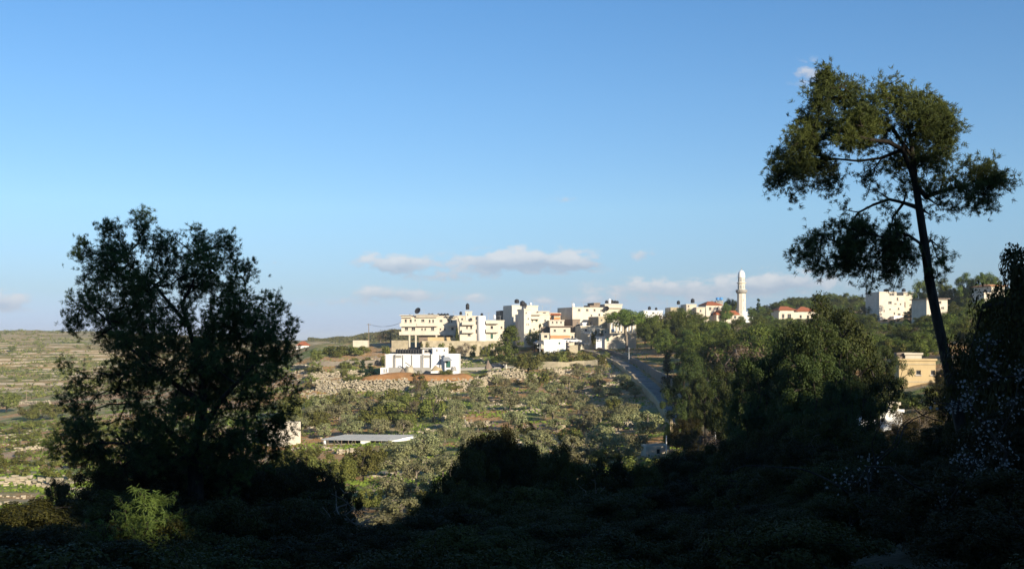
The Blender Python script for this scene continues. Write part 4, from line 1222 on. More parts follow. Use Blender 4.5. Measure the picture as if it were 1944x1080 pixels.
# S: long livestock shed with sheet roof
DS = 203
so = P(697, 846, DS); sr = empty('livestock_shed', so); tag(sr, 'long open livestock shed with a grey sheet roof and white walls in the valley', 'shed')
s_ = DS / F


def sx(px): return (px - 697) * s_


def sz(py): return (846 - py) * s_


# roof: near edge at py 829, far edge higher up the slope
fy, by = 0, 7.0
rv = []
for (px, py, yy) in ((610, 833, fy), (740, 835, fy), (786, 827, 3.5), (788, 825, by), (655, 824.5, by)):
    DDp = DS + yy
    rv.append(((px - CX) / F * DDp - so.x, yy, -(py - HZ) / F * DDp - so.z))
nv = len(rv)
mb = MB().add(rv + [(x, y, z - .16) for x, y, z in rv], [tuple(range(nv)), tuple(range(2 * nv - 1, nv - 1, -1))] + [(i, i + nv, (i + 1) % nv + nv, (i + 1) % nv) for i in range(nv)])
mb.build('roof', M['sheet'], sr)
for i in range(14):
    t = i / 13
    a = Vector(rv[0]).lerp(Vector(rv[1]), t); b = Vector(rv[4]).lerp(Vector(rv[3]), t)
    if i in (0, 13): continue
mb = MB()
for i in range(33):
    t = (i + .5) / 33
    a = Vector(rv[0]).lerp(Vector(rv[1]), t) + Vector((0, 0, .03)); b = Vector(rv[4]).lerp(Vector(rv[3]), t) + Vector((0, 0, .03))
    mb.tube([a, b], .035, 4)
mb.build('roof_ribs', M['sheet'], sr)
w1 = MB(); w1.box(sx(684), sx(703), .3, .5, -1.5, sz(835.4)); w1.build('wall_panel', M['white'], sr)
w2 = MB(); w2.box(sx(614), sx(618), .3, .5, -1.5, sz(834.4)); w2.build('wall_panel', M['white'], sr)
w3 = MB(); w3.add([(sx(739), .3, -1.5), (sx(786) + .4, 3.6, -1.5), (sx(786) + .4, 3.6, sz(829)), (sx(739), .3, sz(836)), (sx(739), .5, -1.5), (sx(786) + .4, 3.8, -1.5), (sx(786) + .4, 3.8, sz(829)), (sx(739), .5, sz(836))],
                  [(0, 1, 2, 3), (4, 7, 6, 5), (3, 2, 6, 7), (0, 3, 7, 4), (1, 5, 6, 2)]); w3.build('wall_panel', M['white'], sr)
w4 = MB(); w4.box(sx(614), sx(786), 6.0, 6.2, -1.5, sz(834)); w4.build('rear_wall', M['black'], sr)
w5 = MB(); w5.box(sx(618.2), sx(738), .32, .48, -1.5, sz(842)); w5.build('low_wall', M['greywall'], sr)
for px in (622, 634, 648, 661, 674, 712, 724, 735): MB().tube([(sx(px), .25, -.5), (sx(px), .25, sz(835))], .07, 6).build('post', M['wood'], sr)
lp = MB()
for (a, b) in (((612, 836), (630, 852)), ((640, 834), (652, 846)), ((664, 846), (672, 835)), ((655, 850), (668, 842))):
    lp.tube([(sx(a[0]), -.8, sz(a[1])), (sx(b[0]), -1.6, sz(b[1]))], .08, 5)
o = lp.build('timber_poles', M['palebark']); o.location = so; tag(o, 'loose pile of pale poles propped before the livestock shed', 'poles')

# ------------------------------------------------------------------ road and walls
def ppath(pts, dmin=120):
    return [ground_at(px, py, dmin) for px, py in pts]


def resample(pts, step):
    out = []; pts = [Vector((p[0], p[1])) for p in pts]
    # catmull-rom
    q = [pts[0] * 2 - pts[1]] + pts + [pts[-1] * 2 - pts[-2]]
    for i in range(1, len(q) - 2):
        n = max(2, int((q[i + 1] - q[i]).length / step))
        for k in range(n):
            t = k / n
            out.append(.5 * ((2 * q[i]) + (q[i + 1] - q[i - 1]) * t + (2 * q[i - 1] - 5 * q[i] + 4 * q[i + 1] - q[i + 2]) * t * t + (3 * q[i] - q[i - 1] - 3 * q[i + 1] + q[i + 2]) * t ** 3))
    out.append(q[-2])
    return out


def strip(pts2, wl, wr, lift, name, mat, skirt=1.0, smoothz=6):
    n = len(pts2)
    z = np.array([hz(p.x, p.y) for p in pts2])
    k = np.ones(smoothz * 2 + 1) / (smoothz * 2 + 1)
    z = np.convolve(np.pad(z, smoothz, 'edge'), k, 'valid') + lift
    V = []; Fc = []; edges = []
    for i, p in enumerate(pts2):
        d = (pts2[min(i + 1, n - 1)] - pts2[max(i - 1, 0)]).normalized(); nrm = Vector((-d.y, d.x))
        a = p + nrm * wl; b = p - nrm * wr
        edges.append((a, b, z[i]))
        V += [(a.x, a.y, z[i] - skirt), (a.x, a.y, z[i]), (b.x, b.y, z[i]), (b.x, b.y, z[i] - skirt)]
    for i in range(n - 1):
        for k_ in range(3): Fc.append((i * 4 + k_, i * 4 + k_ + 1, i * 4 + 5 + k_, i * 4 + 4 + k_))
    o = MB().add(V, Fc).build(name, mat)
    return o, edges


road_px = [(1098, 660), (1122, 667), (1150, 678), (1190, 696), (1222, 722), (1247, 748), (1272, 774), (1290, 795), (1300, 815)]
rp = resample(ppath(road_px, 100), 2.0)
road, redge = strip(rp, 1.5, 1.5, .35, 'road', M['asphalt'], 1.6)
tag(road, kind='structure')
lane_px = [(1030, 690), (1080, 689), (1130, 687), (1165, 685)]
lp_ = resample(ppath(lane_px), 2.0)
lane, ledge = strip(lp_, 1.5, 1.5, .25, 'path', M['rubble2'], 1.2); tag(lane, kind='structure')
yard_px = [(850, 702), (900, 700), (960, 697), (985, 695)]
yp = resample(ppath(yard_px), 2.0)
yard, _ = strip(yp, 3.2, 3.2, .3, 'yard', M['grey'], 2.0); tag(yard, kind='structure')


def wall_along(edge_pts, h0, h1, th, mat, name, label, sink=1.2, jag=.1, cat='wall', seed=1):
    """solid wall following points (Vector2, z)"""
    r = np.random.default_rng(seed)
    n = len(edge_pts); V = []; Fc = []
    for i, (p, z) in enumerate(edge_pts):
        q0 = edge_pts[max(i - 1, 0)][0]; q1 = edge_pts[min(i + 1, n - 1)][0]
        d = (q1 - q0).normalized(); nm = Vector((-d.y, d.x)) * th / 2
        h = h0 + (h1 - h0) * (i / (n - 1)) ** 1.6 + r.normal(0, jag)
        for s_, zz in ((1, z - sink), (1, z + h), (-1, z + h), (-1, z - sink)):
            V.append((p.x + nm.x * s_, p.y + nm.y * s_, zz))
    for i in range(n - 1):
        for k in range(3): Fc.append((i * 4 + k, i * 4 + k + 1, i * 4 + 5 + k, i * 4 + 4 + k))
    Fc += [(3, 2, 1, 0), tuple((n - 1) * 4 + k for k in range(4))]
    o = MB().add(V, Fc).build(name, mat)
    return tag(o, label, cat)


# which edge is the right hand one (downhill travel goes towards the camera: left of travel is image right)
right = [(a if a.x > b.x else b, z) for a, b, z in redge]; left = [(b if a.x > b.x else a, z) for a, b, z in redge]
rw = [(p + Vector((1.3, .2)), z) for p, z in right]
wall_along(rw[5:], .9, 4.6, .5, M['greywall'], 'roadside_wall', 'long high grey stone wall running down the right side of the village road', 2.5, .05)
lw = [(p - Vector((.6, .1)), z) for p, z in left]
wall_along(lw[14:], .35, .7, .45, M['rubble2'], 'parapet_wall', 'low pale parapet wall down the left side of the village road', 2.0, .12)


def stone_wall(pts_px, h, label, mat='rubble', stone=.42, dmin=140, seed=1, tumble=.25, gap=.02, thick=1):
    """dry stone wall: rough blocks laid in courses"""
    r = np.random.default_rng(seed)
    pts = resample(ppath(pts_px, dmin), 1.0)
    c = np.array([(p.x, p.y) for p in pts]); seg = np.linalg.norm(np.diff(c, axis=0), axis=1); s = np.concatenate([[0], np.cumsum(seg)])
    L = s[-1]; mb = MB()
    base = np.array([(-1, -1, -1), (1, -1, -1), (1, 1, -1), (-1, 1, -1), (-1, -1, 1), (1, -1, 1), (1, 1, 1), (-1, 1, 1)], float) * .5
    fc = np.array([(3, 2, 1, 0), (4, 5, 6, 7), (0, 1, 5, 4), (1, 2, 6, 5), (2, 3, 7, 6), (3, 0, 4, 7)])
    nc = max(1, int(round(h / (stone * .62))))
    for k in range(-1, nc):
        t = r.uniform(0, stone)
        while t < L:
            w = stone * r.uniform(.6, 1.6)
            if r.uniform() > gap + .08 + (.3 if k >= nc - 2 else 0):
                x = np.interp(t, s, c[:, 0]); y = np.interp(t, s, c[:, 1])
                hh = stone * r.uniform(.5, .85)
                b = base * np.array([w, stone * r.uniform(.8, 1.3), hh]) * (1 + r.normal(0, .2, (8, 3))) * r.uniform(.7, 1.25)
                a = r.normal(0, .25); ca, sa = math.cos(a), math.sin(a)
                b = np.stack([b[:, 0] * ca - b[:, 1] * sa, b[:, 0] * sa + b[:, 1] * ca, b[:, 2]], 1)
                z = hz(x, y) + (k + .5) * stone * .62
                mb.addarr(b + np.array([x, y + k * .06 * 1 + r.normal(0, tumble * .5), z + r.normal(0, .12)]), fc)
            t += w * .92
    o = mb.build('stone_wall', M[mat]); tag(o, label, 'stone wall')
    return o


def solid_wall(pts_px, h, label, mat='tan', dmin=140, th=.6, jag=.08, seed=1, step=2.0):
    pts = resample(ppath(pts_px, dmin), step)
    return wall_along([(p, hz(p.x, p.y)) for p in pts], h, h, th, M[mat], 'retaining_wall', label, 3, jag, seed=seed)


RWL = House('retaining_wall', 'tall tan retaining wall below the balconied blocks', 'wall', 801, 955, 647, 660, 352, 0, 13, 'tan', sink=2.5, roof='flat', lip=0)
RWM = House('retaining_wall', 'upper tan retaining wall right under the long balconied block', 'wall', 812, 874, 640, 648, 366, 0, 5, 'yellow', sink=2.5, roof='flat', lip=0)
stone_wall([(880, 677), (915, 675), (955, 672)], 1.2, 'short pale rubble wall left of the conical tree', stone=.6, seed=3)
solid_wall([(595, 697), (640, 695), (700, 694), (735, 692)], 1.5, 'long low beige wall on the slope left of the white factory', 'greywall', jag=.15)
stone_wall([(585, 722), (630, 718), (690, 714)], 1.8, 'rough pale rubble wall under the long beige wall, left of the orange bank', stone=.42, seed=4)
stone_wall([(600, 742), (650, 744), (705, 742), (775, 741)], 2.9, 'high tumbled stone wall under the left half of the orange earth bank', stone=.42, seed=5, gap=.06)
stone_wall([(812, 741), (850, 740), (900, 737), (940, 727)], 2.7, 'high tumbled stone wall under the right half of the orange earth bank', stone=.42, seed=6, gap=.06)
stone_wall([(925, 722), (960, 718), (995, 713)], 2.4, 'pale rubble retaining wall under the yard right of the factory', stone=.42, seed=7, gap=.1)
solid_wall([(1022, 698), (1060, 697), (1110, 695), (1150, 692)], 1.5, 'tan terrace wall under the lane left of the village road', 'tan', jag=.12)
stone_wall([(1030, 712), (1060, 711), (1090, 709)], 1.0, 'short rubble wall in the olives below the tan terrace wall', stone=.6, seed=8)
solid_wall([(1000, 660), (1030, 659), (1085, 661), (1098, 663)], 1.3, 'grey beige wall below the bright white wall', 'greywall')
solid_wall([(990, 652), (1028, 651)], 1.4, 'low pale wall between the conical tree and the bright white wall', 'pale')
stone_wall([(850, 808), (890, 810), (930, 808)], 1.1, 'low pale stone terrace wall left of the thin post in the grove', stone=.42, seed=9)
stone_wall([(990, 818), (1030, 816), (1075, 815)], 1.3, 'pale blocky terrace wall in the middle of the olive grove', stone=.6, seed=10)
stone_wall([(1180, 812), (1215, 812), (1240, 814)], 1.0, 'short pale terrace wall in the olives near the foot of the road', stone=.42, seed=11)
stone_wall([(840, 800), (855, 785), (868, 775)], .8, 'curved line of pale stones climbing beside the olives right of the shed', stone=.55, seed=12)
stone_wall([(780, 765), (830, 762), (860, 764)], .9, 'low stone wall in the bushes below the orange bank', stone=.55, seed=13)
stone_wall([(0, 918), (60, 920), (130, 926)], 1.2, 'pale stone terrace wall at the lower left edge above the orange soil', stone=.6, dmin=125, seed=14, gap=.08)
stone_wall([(25, 857), (75, 852), (110, 850)], .7, 'thin pale stone line across the left valley floor', stone=.42, seed=15, dmin=140, gap=.15)
stone_wall([(15, 768), (50, 767), (95, 768)], 1.2, 'pale wall on the valley edge below the far pole at left', stone=.42, dmin=300, seed=16)
stone_wall([(640, 862), (690, 864), (730, 866)], .8, 'scattered pale stone edging in front of the livestock shed', stone=.42, dmin=150, seed=17)
stone_wall([(560, 700), (590, 704), (612, 706)], 1.4, 'rough pale stone bank beside the left pine crown', stone=.42, seed=18)


# loose limestone rubble scattered over the lit slope: nobody could count it
def scatter_rocks(n, seed):
    r = np.random.default_rng(seed); mb = MB()
    base = np.array([(-1, -1, -1), (1, -1, -1), (1, 1, -1), (-1, 1, -1), (-1, -1, 1), (1, -1, 1), (1, 1, 1), (-1, 1, 1)], float) * .5
    fc = np.array([(3, 2, 1, 0), (4, 5, 6, 7), (0, 1, 5, 4), (1, 2, 6, 5), (2, 3, 7, 6), (3, 0, 4, 7)])
    k = 0
    while k < n:
        zone = r.choice(3, p=[.5, .2, .3])
        if zone == 0: px, D = r.uniform(560, 1180), r.uniform(262, 345)
        elif zone == 1: px, D = r.uniform(-20, 320), r.uniform(128, 330)
        else: px, D = r.uniform(560, 1260), r.uniform(120, 262)
        x = (px - CX) / F * D
        den = math.sin(x * .13 + 1) * math.sin(D * .11 + .7 * math.sin(x * .09)) + math.sin(x * .41 + D * .3) * .5
        if den < r.uniform(-.2, 1.2): continue
        m = int(r.integers(3, 12))
        for _ in range(m):
            xx, yy = x + r.normal(0, 1.4), D + r.normal(0, .7)
            s_ = r.uniform(.25, .72) ** 1.5 * (.8 if zone == 1 else 1)
            b = base * np.array([s_ * 1.4, s_, s_ * .7]) * (1 + r.normal(0, .16, (8, 3)))
            a = r.uniform(0, 6.28); ca, sa = math.cos(a), math.sin(a)
            b = np.stack([b[:, 0] * ca - b[:, 1] * sa, b[:, 0] * sa + b[:, 1] * ca, b[:, 2]], 1)
            mb.addarr(b + np.array([xx, yy, hz(xx, yy) + s_ * .1]), fc); k += 1
    return tag(mb.build('rocks', M['rubble']), kind='stuff')


scatter_rocks(5500, 51)
# grass and low weeds on the same slope
r = np.random.default_rng(52)
N_ = 60000
Dg_ = r.uniform(118, 350, N_); pxg = np.where(Dg_ > 200, r.uniform(0, 1230, N_), r.uniform(-30, 1300, N_))
Dg_ = np.where(r.uniform(0, 1, N_) < .5, r.uniform(118, 350, N_), Dg_)
xg = (pxg - CX) / F * Dg_
keep = (np.sin(xg * .21 + 2) * np.sin(Dg_ * .17 + 1.1 * np.sin(xg * .07)) + .6 * np.sin(xg * .6 + Dg_ * .4) + r.normal(0, .5, N_)) > .15
xg, yg = xg[keep], Dg_[keep]; zg = H(xg, yg)
pos = np.stack([xg, yg, zg + .12], 1)
V, Q = leaves(pos, np.tile(np.array([[0, -.6, .7]]), (len(pos), 1)), .28, r, jitter=.5)
M['grass'] = leaf_mat('grass_blades', (.10, .15, .02), (.24, .29, .05), .25, 0)
tag(link_mesh('grass', mesh_np('grass', V, [Q]), M['grass']), kind='stuff')

# ------------------------------------------------------------------ cars, poles
def car(loc, rz, label, mat):
    root = empty('parked_car', loc, rz); tag(root, label, 'car')
    prof = [(-2.1, .35), (-2.12, .75), (-2.0, .95), (-1.55, 1.0), (-1.15, 1.42), (.35, 1.46), (.95, 1.02), (1.9, .86), (2.1, .65), (2.1, .35)]
    MB().prism(prof, -.82, .82).build('body', M[mat], root)
    MB().prism([(-1.42, 1.02), (-1.1, 1.37), (.3, 1.41), (.82, 1.03)], -.835, .835).build('window', M['pane'], root)
    for x in (-1.35, 1.35):
        for y in (-.8, .8):
            w = MB(); w.tube([(x, y - .1, .32), (x, y + .1, .32)], .32, 14); wo_ = w.build('wheel', M['tyre'], root)
            MB().tube([(x, y - .11 if y < 0 else y + .11, .32), (x, y - .12 if y < 0 else y + .12, .32)], .17, 10).build('rim', M['metal'], wo_)
    for y in (-.6, .6): MB().box(2.05, 2.13, y - .17, y + .17, .62, .78).build('headlight', M['white'], root)
    return root


def on_ground(px, py, dmin=140, lift=0):
    p = ground_at(px, py, dmin); p.z += lift; return p


car(P(1078, 650.5, 335), R(5), 'white parked car in front of the right wing of the small orange based house', 'carwhite')
car(P(1091, 651, 333), R(-8), 'silver white parked car next to the village road, right of the other white car', 'carwhite')
car(P(1026, 655, 332), R(20), 'dark parked car at the left end of the bright white wall', 'cardark')
car(P(1109, 656, 338), R(60), 'added dark car standing in for the shadow at the top of the village road', 'cardark')  # car added where only a dark blue-grey shadow lies
car(P(944, 699, 305), R(-10), 'dark parked car in the yard right of the white factory', 'cardark')
heap('scrap_heap', 927, 697, 304, 14, 14, 'rusty brown scrap pile in the yard beside the dark car', 'brown', 21, 'scrap', 1.5)


def pole(px, py_base, py_top, dmin, label, rad=.12, cross=False, mat='metal', name='utility_pole'):
    p = ground_at(px, py_base, dmin); h = (py_base - py_top) / F * p.y + (p.z - P(px, py_base, p.y).z) * 0
    root = empty(name, p)
    MB().tube([(0, 0, -.8), (0, 0, h)], [rad, rad * .7], 8).build('shaft', M[mat], root)
    if cross:
        MB().box(-.8, .8, -.06, .06, h - .5, h - .38).build('crossarm', M[mat], root)
        for x in (-.7, 0, .7): MB().lathe([(.05, h - .375), (.09, h - .3), (.04, h - .2)], 8, (x, 0, 0)).build('insulator', M['white'], root)
    else:
        MB().lathe([(rad * .75, h + .003), (rad * .75, h + .06), (.02, h + .12)], 8).build('cap', M[mat], root)
    tag(root, label, 'pole'); return p, h


pa, ha = pole(700, 652, 614, 330, 'utility pole with wires on the left skyline beside the balconied block', .16, True, 'wood')
pole(50, 762, 740, 380, 'thin pole standing at the foot of the terraced hill on the left', .15, False, 'wood')
pole(968, 690, 668, 250, 'pale leaning post in front of the conical tree', .12)
pole(1025, 692, 657, 250, 'pale utility pole beside the round dark tree', .13, True)
pole(1117, 645, 600, 300, 'tall lamp pole in front of the garage house at the junction', .12, True)
pole(1194, 688, 660, 250, 'white pole in front of the dark pines right of the road', .14)
pole(1196, 655, 590, 300, 'thin pole near the trunk of the umbrella shaped tree', .1, True)
pole(883, 808, 797, 180, 'short pale post in the middle of the olive grove', .13)
pole(956, 700, 692, 270, 'left one of two stubby gate posts at the yard end', .25, False, 'pale', 'gate_post')
pole(961, 700, 692, 270, 'right one of two stubby gate posts at the yard end', .25, False, 'pale', 'gate_post')
pole(1287, 813, 800, 150, 'short white post at the foot of the village road', .09, False, 'white')
pole(1358, 835, 815, 130, 'short white post among the brush right of the road foot', .09, False, 'white')
pole(1265, 860, 828, 140, 'tall white post beside the whitewashed hut', .1, False, 'white')
# wires from the skyline pole to the apartment block
for k, dx in enumerate((-.6, .6)):
    a = Vector((pa.x + dx, pa.y, pa.z + ha - .2)); b = P(762, 612, 373)
    pts = [a.lerp(b, t / 14) - Vector((0, 0, 1.2 * 4 * (t / 14) * (1 - t / 14))) for t in range(15)]
    o = MB().tube(pts, .03, 4).build('power_wire', M['black']); tag(o, ('thin left' if k == 0 else 'thin right') + ' wire sagging from the skyline pole to the apartment block', 'wire')

# ------------------------------------------------------------------ vegetation
def T1(kind, px, py_base, py_top, wpx, label, dmin=140, D=None, var=None, group=None, sinkm=.15, rot=None):
    """one particular tree: base row, top row, width in photo pixels"""
    if D is None:
        p = ground_at(px, py_base, dmin)
    else:
        p = P(px, py_base, D)
        p.z = hz(p.x, p.y)
    h = max(1.0, (p.y / F) * (-(py_top - HZ)) - p.z)
    pr = protos(kind); i = random.randrange(len(pr)) if var is None else var % len(pr)
    Sx = {'olive': 2.3, 'pine': 3.6, 'cypress': 1.15, 'conifer': 3.6, 'broadleaf': 2.7, 'shrub': 1.3, 'oak': 3.0, 'brownbush': 2.4, 'umbrella': 4.6, 'finepine': 4.3}[kind]
    natural = Sx * (h / pr[i][1]) * 2.15
    wide = (wpx * p.y / F) / natural
    if kind in ('pine', 'finepine', 'oak') and D is not None: wide = min(1.7, max(wide, .45 if kind == 'oak' else .62))
    p.z -= sinkm
    return plant(kind, p, h + sinkm, label, group, wide, i, rot)


# named trees around the village
T1('conifer', 969, 690, 618, 78, 'dark conical tree standing alone between the factory yard and the village', 260, var=0)
T1('broadleaf', 1002, 710, 669, 58, 'round dark green tree at the end of the rubble wall right of the factory', 260, var=1)
T1('shrub', 1020, 735, 702, 44, 'dark green bush below the round dark tree', 240, var=0)
T1('cypress', 688, 714, 684, 16, 'left one of two small dark conifers left of the orange bank', 260, var=0)
T1('cypress', 703, 713, 688, 17, 'right one of two small dark conifers left of the orange bank', 260, var=1)
T1('umbrella', 1190, 0, 588, 90, 'umbrella shaped pine with bare forked stems before the arcaded house', D=336, var=0)
T1('shrub', 796, 728, 706, 32, 'dark bush growing in front of the orange earth bank', 260, var=1)
T1('brownbush', 795, 752, 715, 34, 'bare brown tree growing below the bush on the orange bank', 240, var=0)
T1('brownbush', 742, 652, 624, 46, 'brown leafless bush on the skyline left of the balconied block', 330, var=1)
T1('brownbush', 722, 650, 632, 36, 'smaller brown leafless bush beside the skyline pole', 330, var=0)
T1('shrub', 817, 652, 632, 30, 'dark round bush under the terrace of the balconied block', 330, var=2)
T1('shrub', 830, 648, 636, 16, 'small dark bush under the right of the balconied block', 330, var=0)
T1('shrub', 688, 654, 642, 22, 'small dark bush by the low pale shed on the skyline', 330, var=0)
T1('broadleaf', 600, 690, 664, 30, 'round brownish green tree on the slope right of the far red roofed house', 280, var=2)
T1('shrub', 632, 672, 658, 30, 'dark low bush on the skyline slope left of the pole', 300, var=1)
T1('shrub', 650, 674, 656, 44, 'wide green bush on the skyline slope left of the pole', 300, var=2)
T1('shrub', 672, 676, 660, 34, 'green bush below the low pale shed', 300, var=0)
T1('shrub', 657, 716, 700, 18, 'small dark square bush on the rubble wall left of the factory', 260, var=1)
T1('broadleaf', 1015, 645, 628, 40, 'round bush at the foot of the large stepped house', 320, D=352, var=3)
T1('shrub', 1040, 686, 668, 60, 'brown green bush on the bank below the bright white wall', 280, var=1)
T1('shrub', 1080, 688, 664, 70, 'wide olive brown bush on the bank above the lane', 280, var=2)
T1('shrub', 1112, 690, 668, 44, 'bush at the right end of the bank above the lane', 280, var=0)
T1('cypress', 1268, 745, 668, 26, 'dark narrow tree standing right behind the high road wall', 215, var=0)
T1('cypress', 1440, 600, 565, 10, 'thin dark cypress on the skyline right of the minaret', D=500, var=1)
T1('shrub', 1190, 742, 722, 34, 'dark bush beside the road parapet below the bend', 230, var=1)
T1('broadleaf', 845, 720, 700, 0.1 + 30, 'small green bush in the rubble wall under the orange bank', 260, var=0)

r = np.random.default_rng(44)
for i, px in enumerate([806, 822, 836, 853, 872, 884, 900, 917, 930, 946, 1003, 1030, 1052, 1068, 1094, 1122, 1138, 1150]):
    if px < 960: T1('brownbush' if i in (4, 5) else 'shrub', px, 0, 652 + r.uniform(-3, 6), r.uniform(14, 26), f'low bush at the foot of the tan retaining wall, {ORD[i]} from the left', D=345 + r.uniform(-4, 4), group='bushes below the retaining wall')
    else: T1('shrub', px, 0, 667 + r.uniform(-3, 8), r.uniform(16, 30), f'low bush on the green bank above the lane, {ORD[i - 10]} from the left', D=318 + r.uniform(-6, 6), group='bushes on the bank above the lane')
for i, (px, D, top, w) in enumerate([(1650, 128, 745, 60), (1690, 135, 752, 50), (1722, 138, 742, 44), (1748, 130, 748, 50), (1775, 140, 735, 50), (1790, 150, 700, 40), (1700, 150, 738, 36), (1662, 150, 735, 44), (1800, 128, 720, 60), (1624, 140, 730, 60)]):
    T1(['shrub', 'broadleaf', 'cypress', 'broadleaf', 'shrub', 'oak', 'broadleaf', 'broadleaf', 'oak', 'oak'][i], px, 0, top, w, f'tree or bush around the yellow stone house, {ORD[sorted([1650,1690,1722,1748,1775,1790,1700,1662,1800,1624]).index(px)]} from the left', D=D, group='greenery round the yellow stone house')
T1('shrub', 735, 0, 655, 24, 'bush between the stone shed and the factory roof', D=330)
T1('conifer', 1075, 0, 600, 14, 'small dark tree between the stepped house and the long house', D=372)
T1('cypress', 1025, 0, 612, 8, 'thin dark tree against the large stepped house', D=352)
T1('broadleaf', 1128, 0, 625, 12, 'small tree before the middle tan block', D=346)
T1('conifer', 868, 0, 622, 14, 'dark little tree between the balconied block and the stair tower house', D=360)

# left hill and valley
for i, (px, pb, pt, w) in enumerate([(12, 783, 741, 50), (52, 795, 768, 40), (80, 792, 762, 34), (100, 796, 766, 34), (24, 668, 656, 16), (62, 800, 775, 30), (118, 790, 768, 30), (150, 795, 770, 36)]):
    T1('broadleaf', px, pb, pt, w, ['wide dark tree at the left edge below the terraced hill', 'brownish tree, first right of the wide edge tree', 'green tree, second right of the wide edge tree',
       'green tree, third right of the wide edge tree', 'lone dark tree among the terraces of the far left hill', 'small tree in front of the row under the terraced hill',
       'tree just left of the big left pine under the terraced hill', 'tree seen through the left edge of the big left pine'][i], 300, var=i)
r = np.random.default_rng(21)
k = 0
rows_left = [(905, 30), (885, 34), (868, 28), (852, 26), (838, 24), (825, 22), (812, 20)]
for ri, (py, sp) in enumerate(rows_left):
    x = -10 + r.uniform(0, 12); j = 0
    while x < 215 + (40 if ri > 2 else 0):
        h = r.uniform(11, 19) * (py - 560) / 300
        T1('shrub', x, py + r.normal(0, 3), py - h, h * r.uniform(1.5, 2.3), f'low left valley bush, {ORD[j]} from the left in the {ORD[ri]} row', 130,
           group='low bushes on the left valley floor')
        x += sp * r.uniform(.9, 1.7); j += 1

# olive grove in terrace rows
rb_D = [150, 165, 190, 220, 240, 260, 285, 300, 320]; rb_px = [1215, 1228, 1240, 1226, 1208, 1188, 1160, 1150, 1130]
lb_D = [150, 200, 225, 250, 270, 300, 320]; lb_px = [770, 812, 835, 850, 885, 1005, 1020]
rowsD = [148, 156, 164, 172, 180, 188, 197, 206, 215, 224, 233, 243, 253, 263, 273, 284, 294, 304]
for ri, D in enumerate(rowsD):
    x0 = (np.interp(D, lb_D, lb_px) - CX) / F * D; x1 = (np.interp(D, rb_D, rb_px) - CX) / F * D
    x = x0 + r.uniform(0, 4); j = 0
    while x < x1:
        y = D + r.normal(0, 1.6)
        h = r.uniform(2.2, 3.7) * (.9 if D > 265 else 1)
        if r.uniform() > .12:
            z = hz(x, y)
            plant('olive' if r.uniform() > .08 else 'broadleaf', (x, y, z - .1), h, f'grove olive, {ORD[j]} from the left in the {ORD[ri]} row above the valley floor',
                  'olive trees in the terraced grove', r.uniform(.95, 1.35))
            j += 1
        x += r.uniform(4.3, 7.6) * (1.25 if D > 262 else 1)

# mixed shrubs on the slope between the factory and the shed
k = 0
for ri, D in enumerate([212, 219, 227, 236, 245, 254, 263, 272]):
    x0 = (545 - CX) / F * D; x1 = (np.interp(D, [200, 235, 275], [800, 830, 860]) - CX) / F * D
    x = x0 + r.uniform(0, 3); j = 0
    while x < x1:
        y = D + r.normal(0, 1.5); h = r.uniform(2.2, 5.2) * (1 if D < 262 else .65)
        kind = r.choice(['broadleaf', 'broadleaf', 'olive', 'shrub', 'brownbush'], p=[.3, .2, .25, .17, .08])
        if D <= 213: kind = 'olive'; h = r.uniform(2.6, 3.8)
        plant(str(kind), (x, y, hz(x, y) - .15), h, f'{ {"broadleaf": "dark green tree", "olive": "silvery olive tree", "shrub": "round green bush", "brownbush": "brown bare bush"}[str(kind)] } above the livestock shed, {ORD[j]} from left in {ORD[ri]} row uphill',
              'trees and bushes on the slope above the shed', r.uniform(.9, 1.3))
        x += r.uniform(3.4, 6.4); j += 1
# lit trees on the valley floor in front of the shed
lst = [(575, 900, 850, 60), (610, 905, 858, 56), (648, 925, 862, 58), (690, 915, 845, 66), (715, 905, 850, 46), (742, 872, 838, 50), (770, 880, 842, 58), (798, 872, 840, 44), (752, 905, 868, 62), (790, 925, 880, 60),
       (735, 948, 905, 70), (775, 960, 915, 74), (820, 940, 898, 60), (840, 905, 866, 52), (700, 970, 925, 60), (760, 1000, 945, 84), (812, 985, 930, 64), (535, 905, 858, 54), (560, 870, 842, 40), (595, 868, 848, 30),
       (668, 905, 868, 40), (722, 1025, 975, 80), (828, 868, 842, 40), (1180, 880, 850, 60), (1150, 888, 852, 60), (1120, 880, 850, 50), (1215, 900, 868, 60), (1250, 905, 872, 50)]
for i, (px, pb, pt, w) in enumerate(lst):
    kd = ['broadleaf', 'broadleaf', 'broadleaf', 'broadleaf', 'broadleaf', 'olive', 'olive', 'olive', 'olive', 'olive', 'olive', 'olive', 'olive', 'olive', 'broadleaf', 'olive', 'shrub', 'broadleaf', 'shrub', 'shrub', 'shrub', 'olive', 'olive', 'olive', 'broadleaf', 'olive', 'shrub', 'shrub'][i]
    order = sorted(range(len(lst)), key=lambda q: lst[q][0]).index(i)
    T1(kd, px, pb, pt, w, f'{ {"broadleaf": "leafy green tree", "olive": "grey green olive tree", "shrub": "round green bush"}[kd] } on the sunlit valley floor, {ORD[order]} from the left', 95, group='trees on the sunlit valley floor')
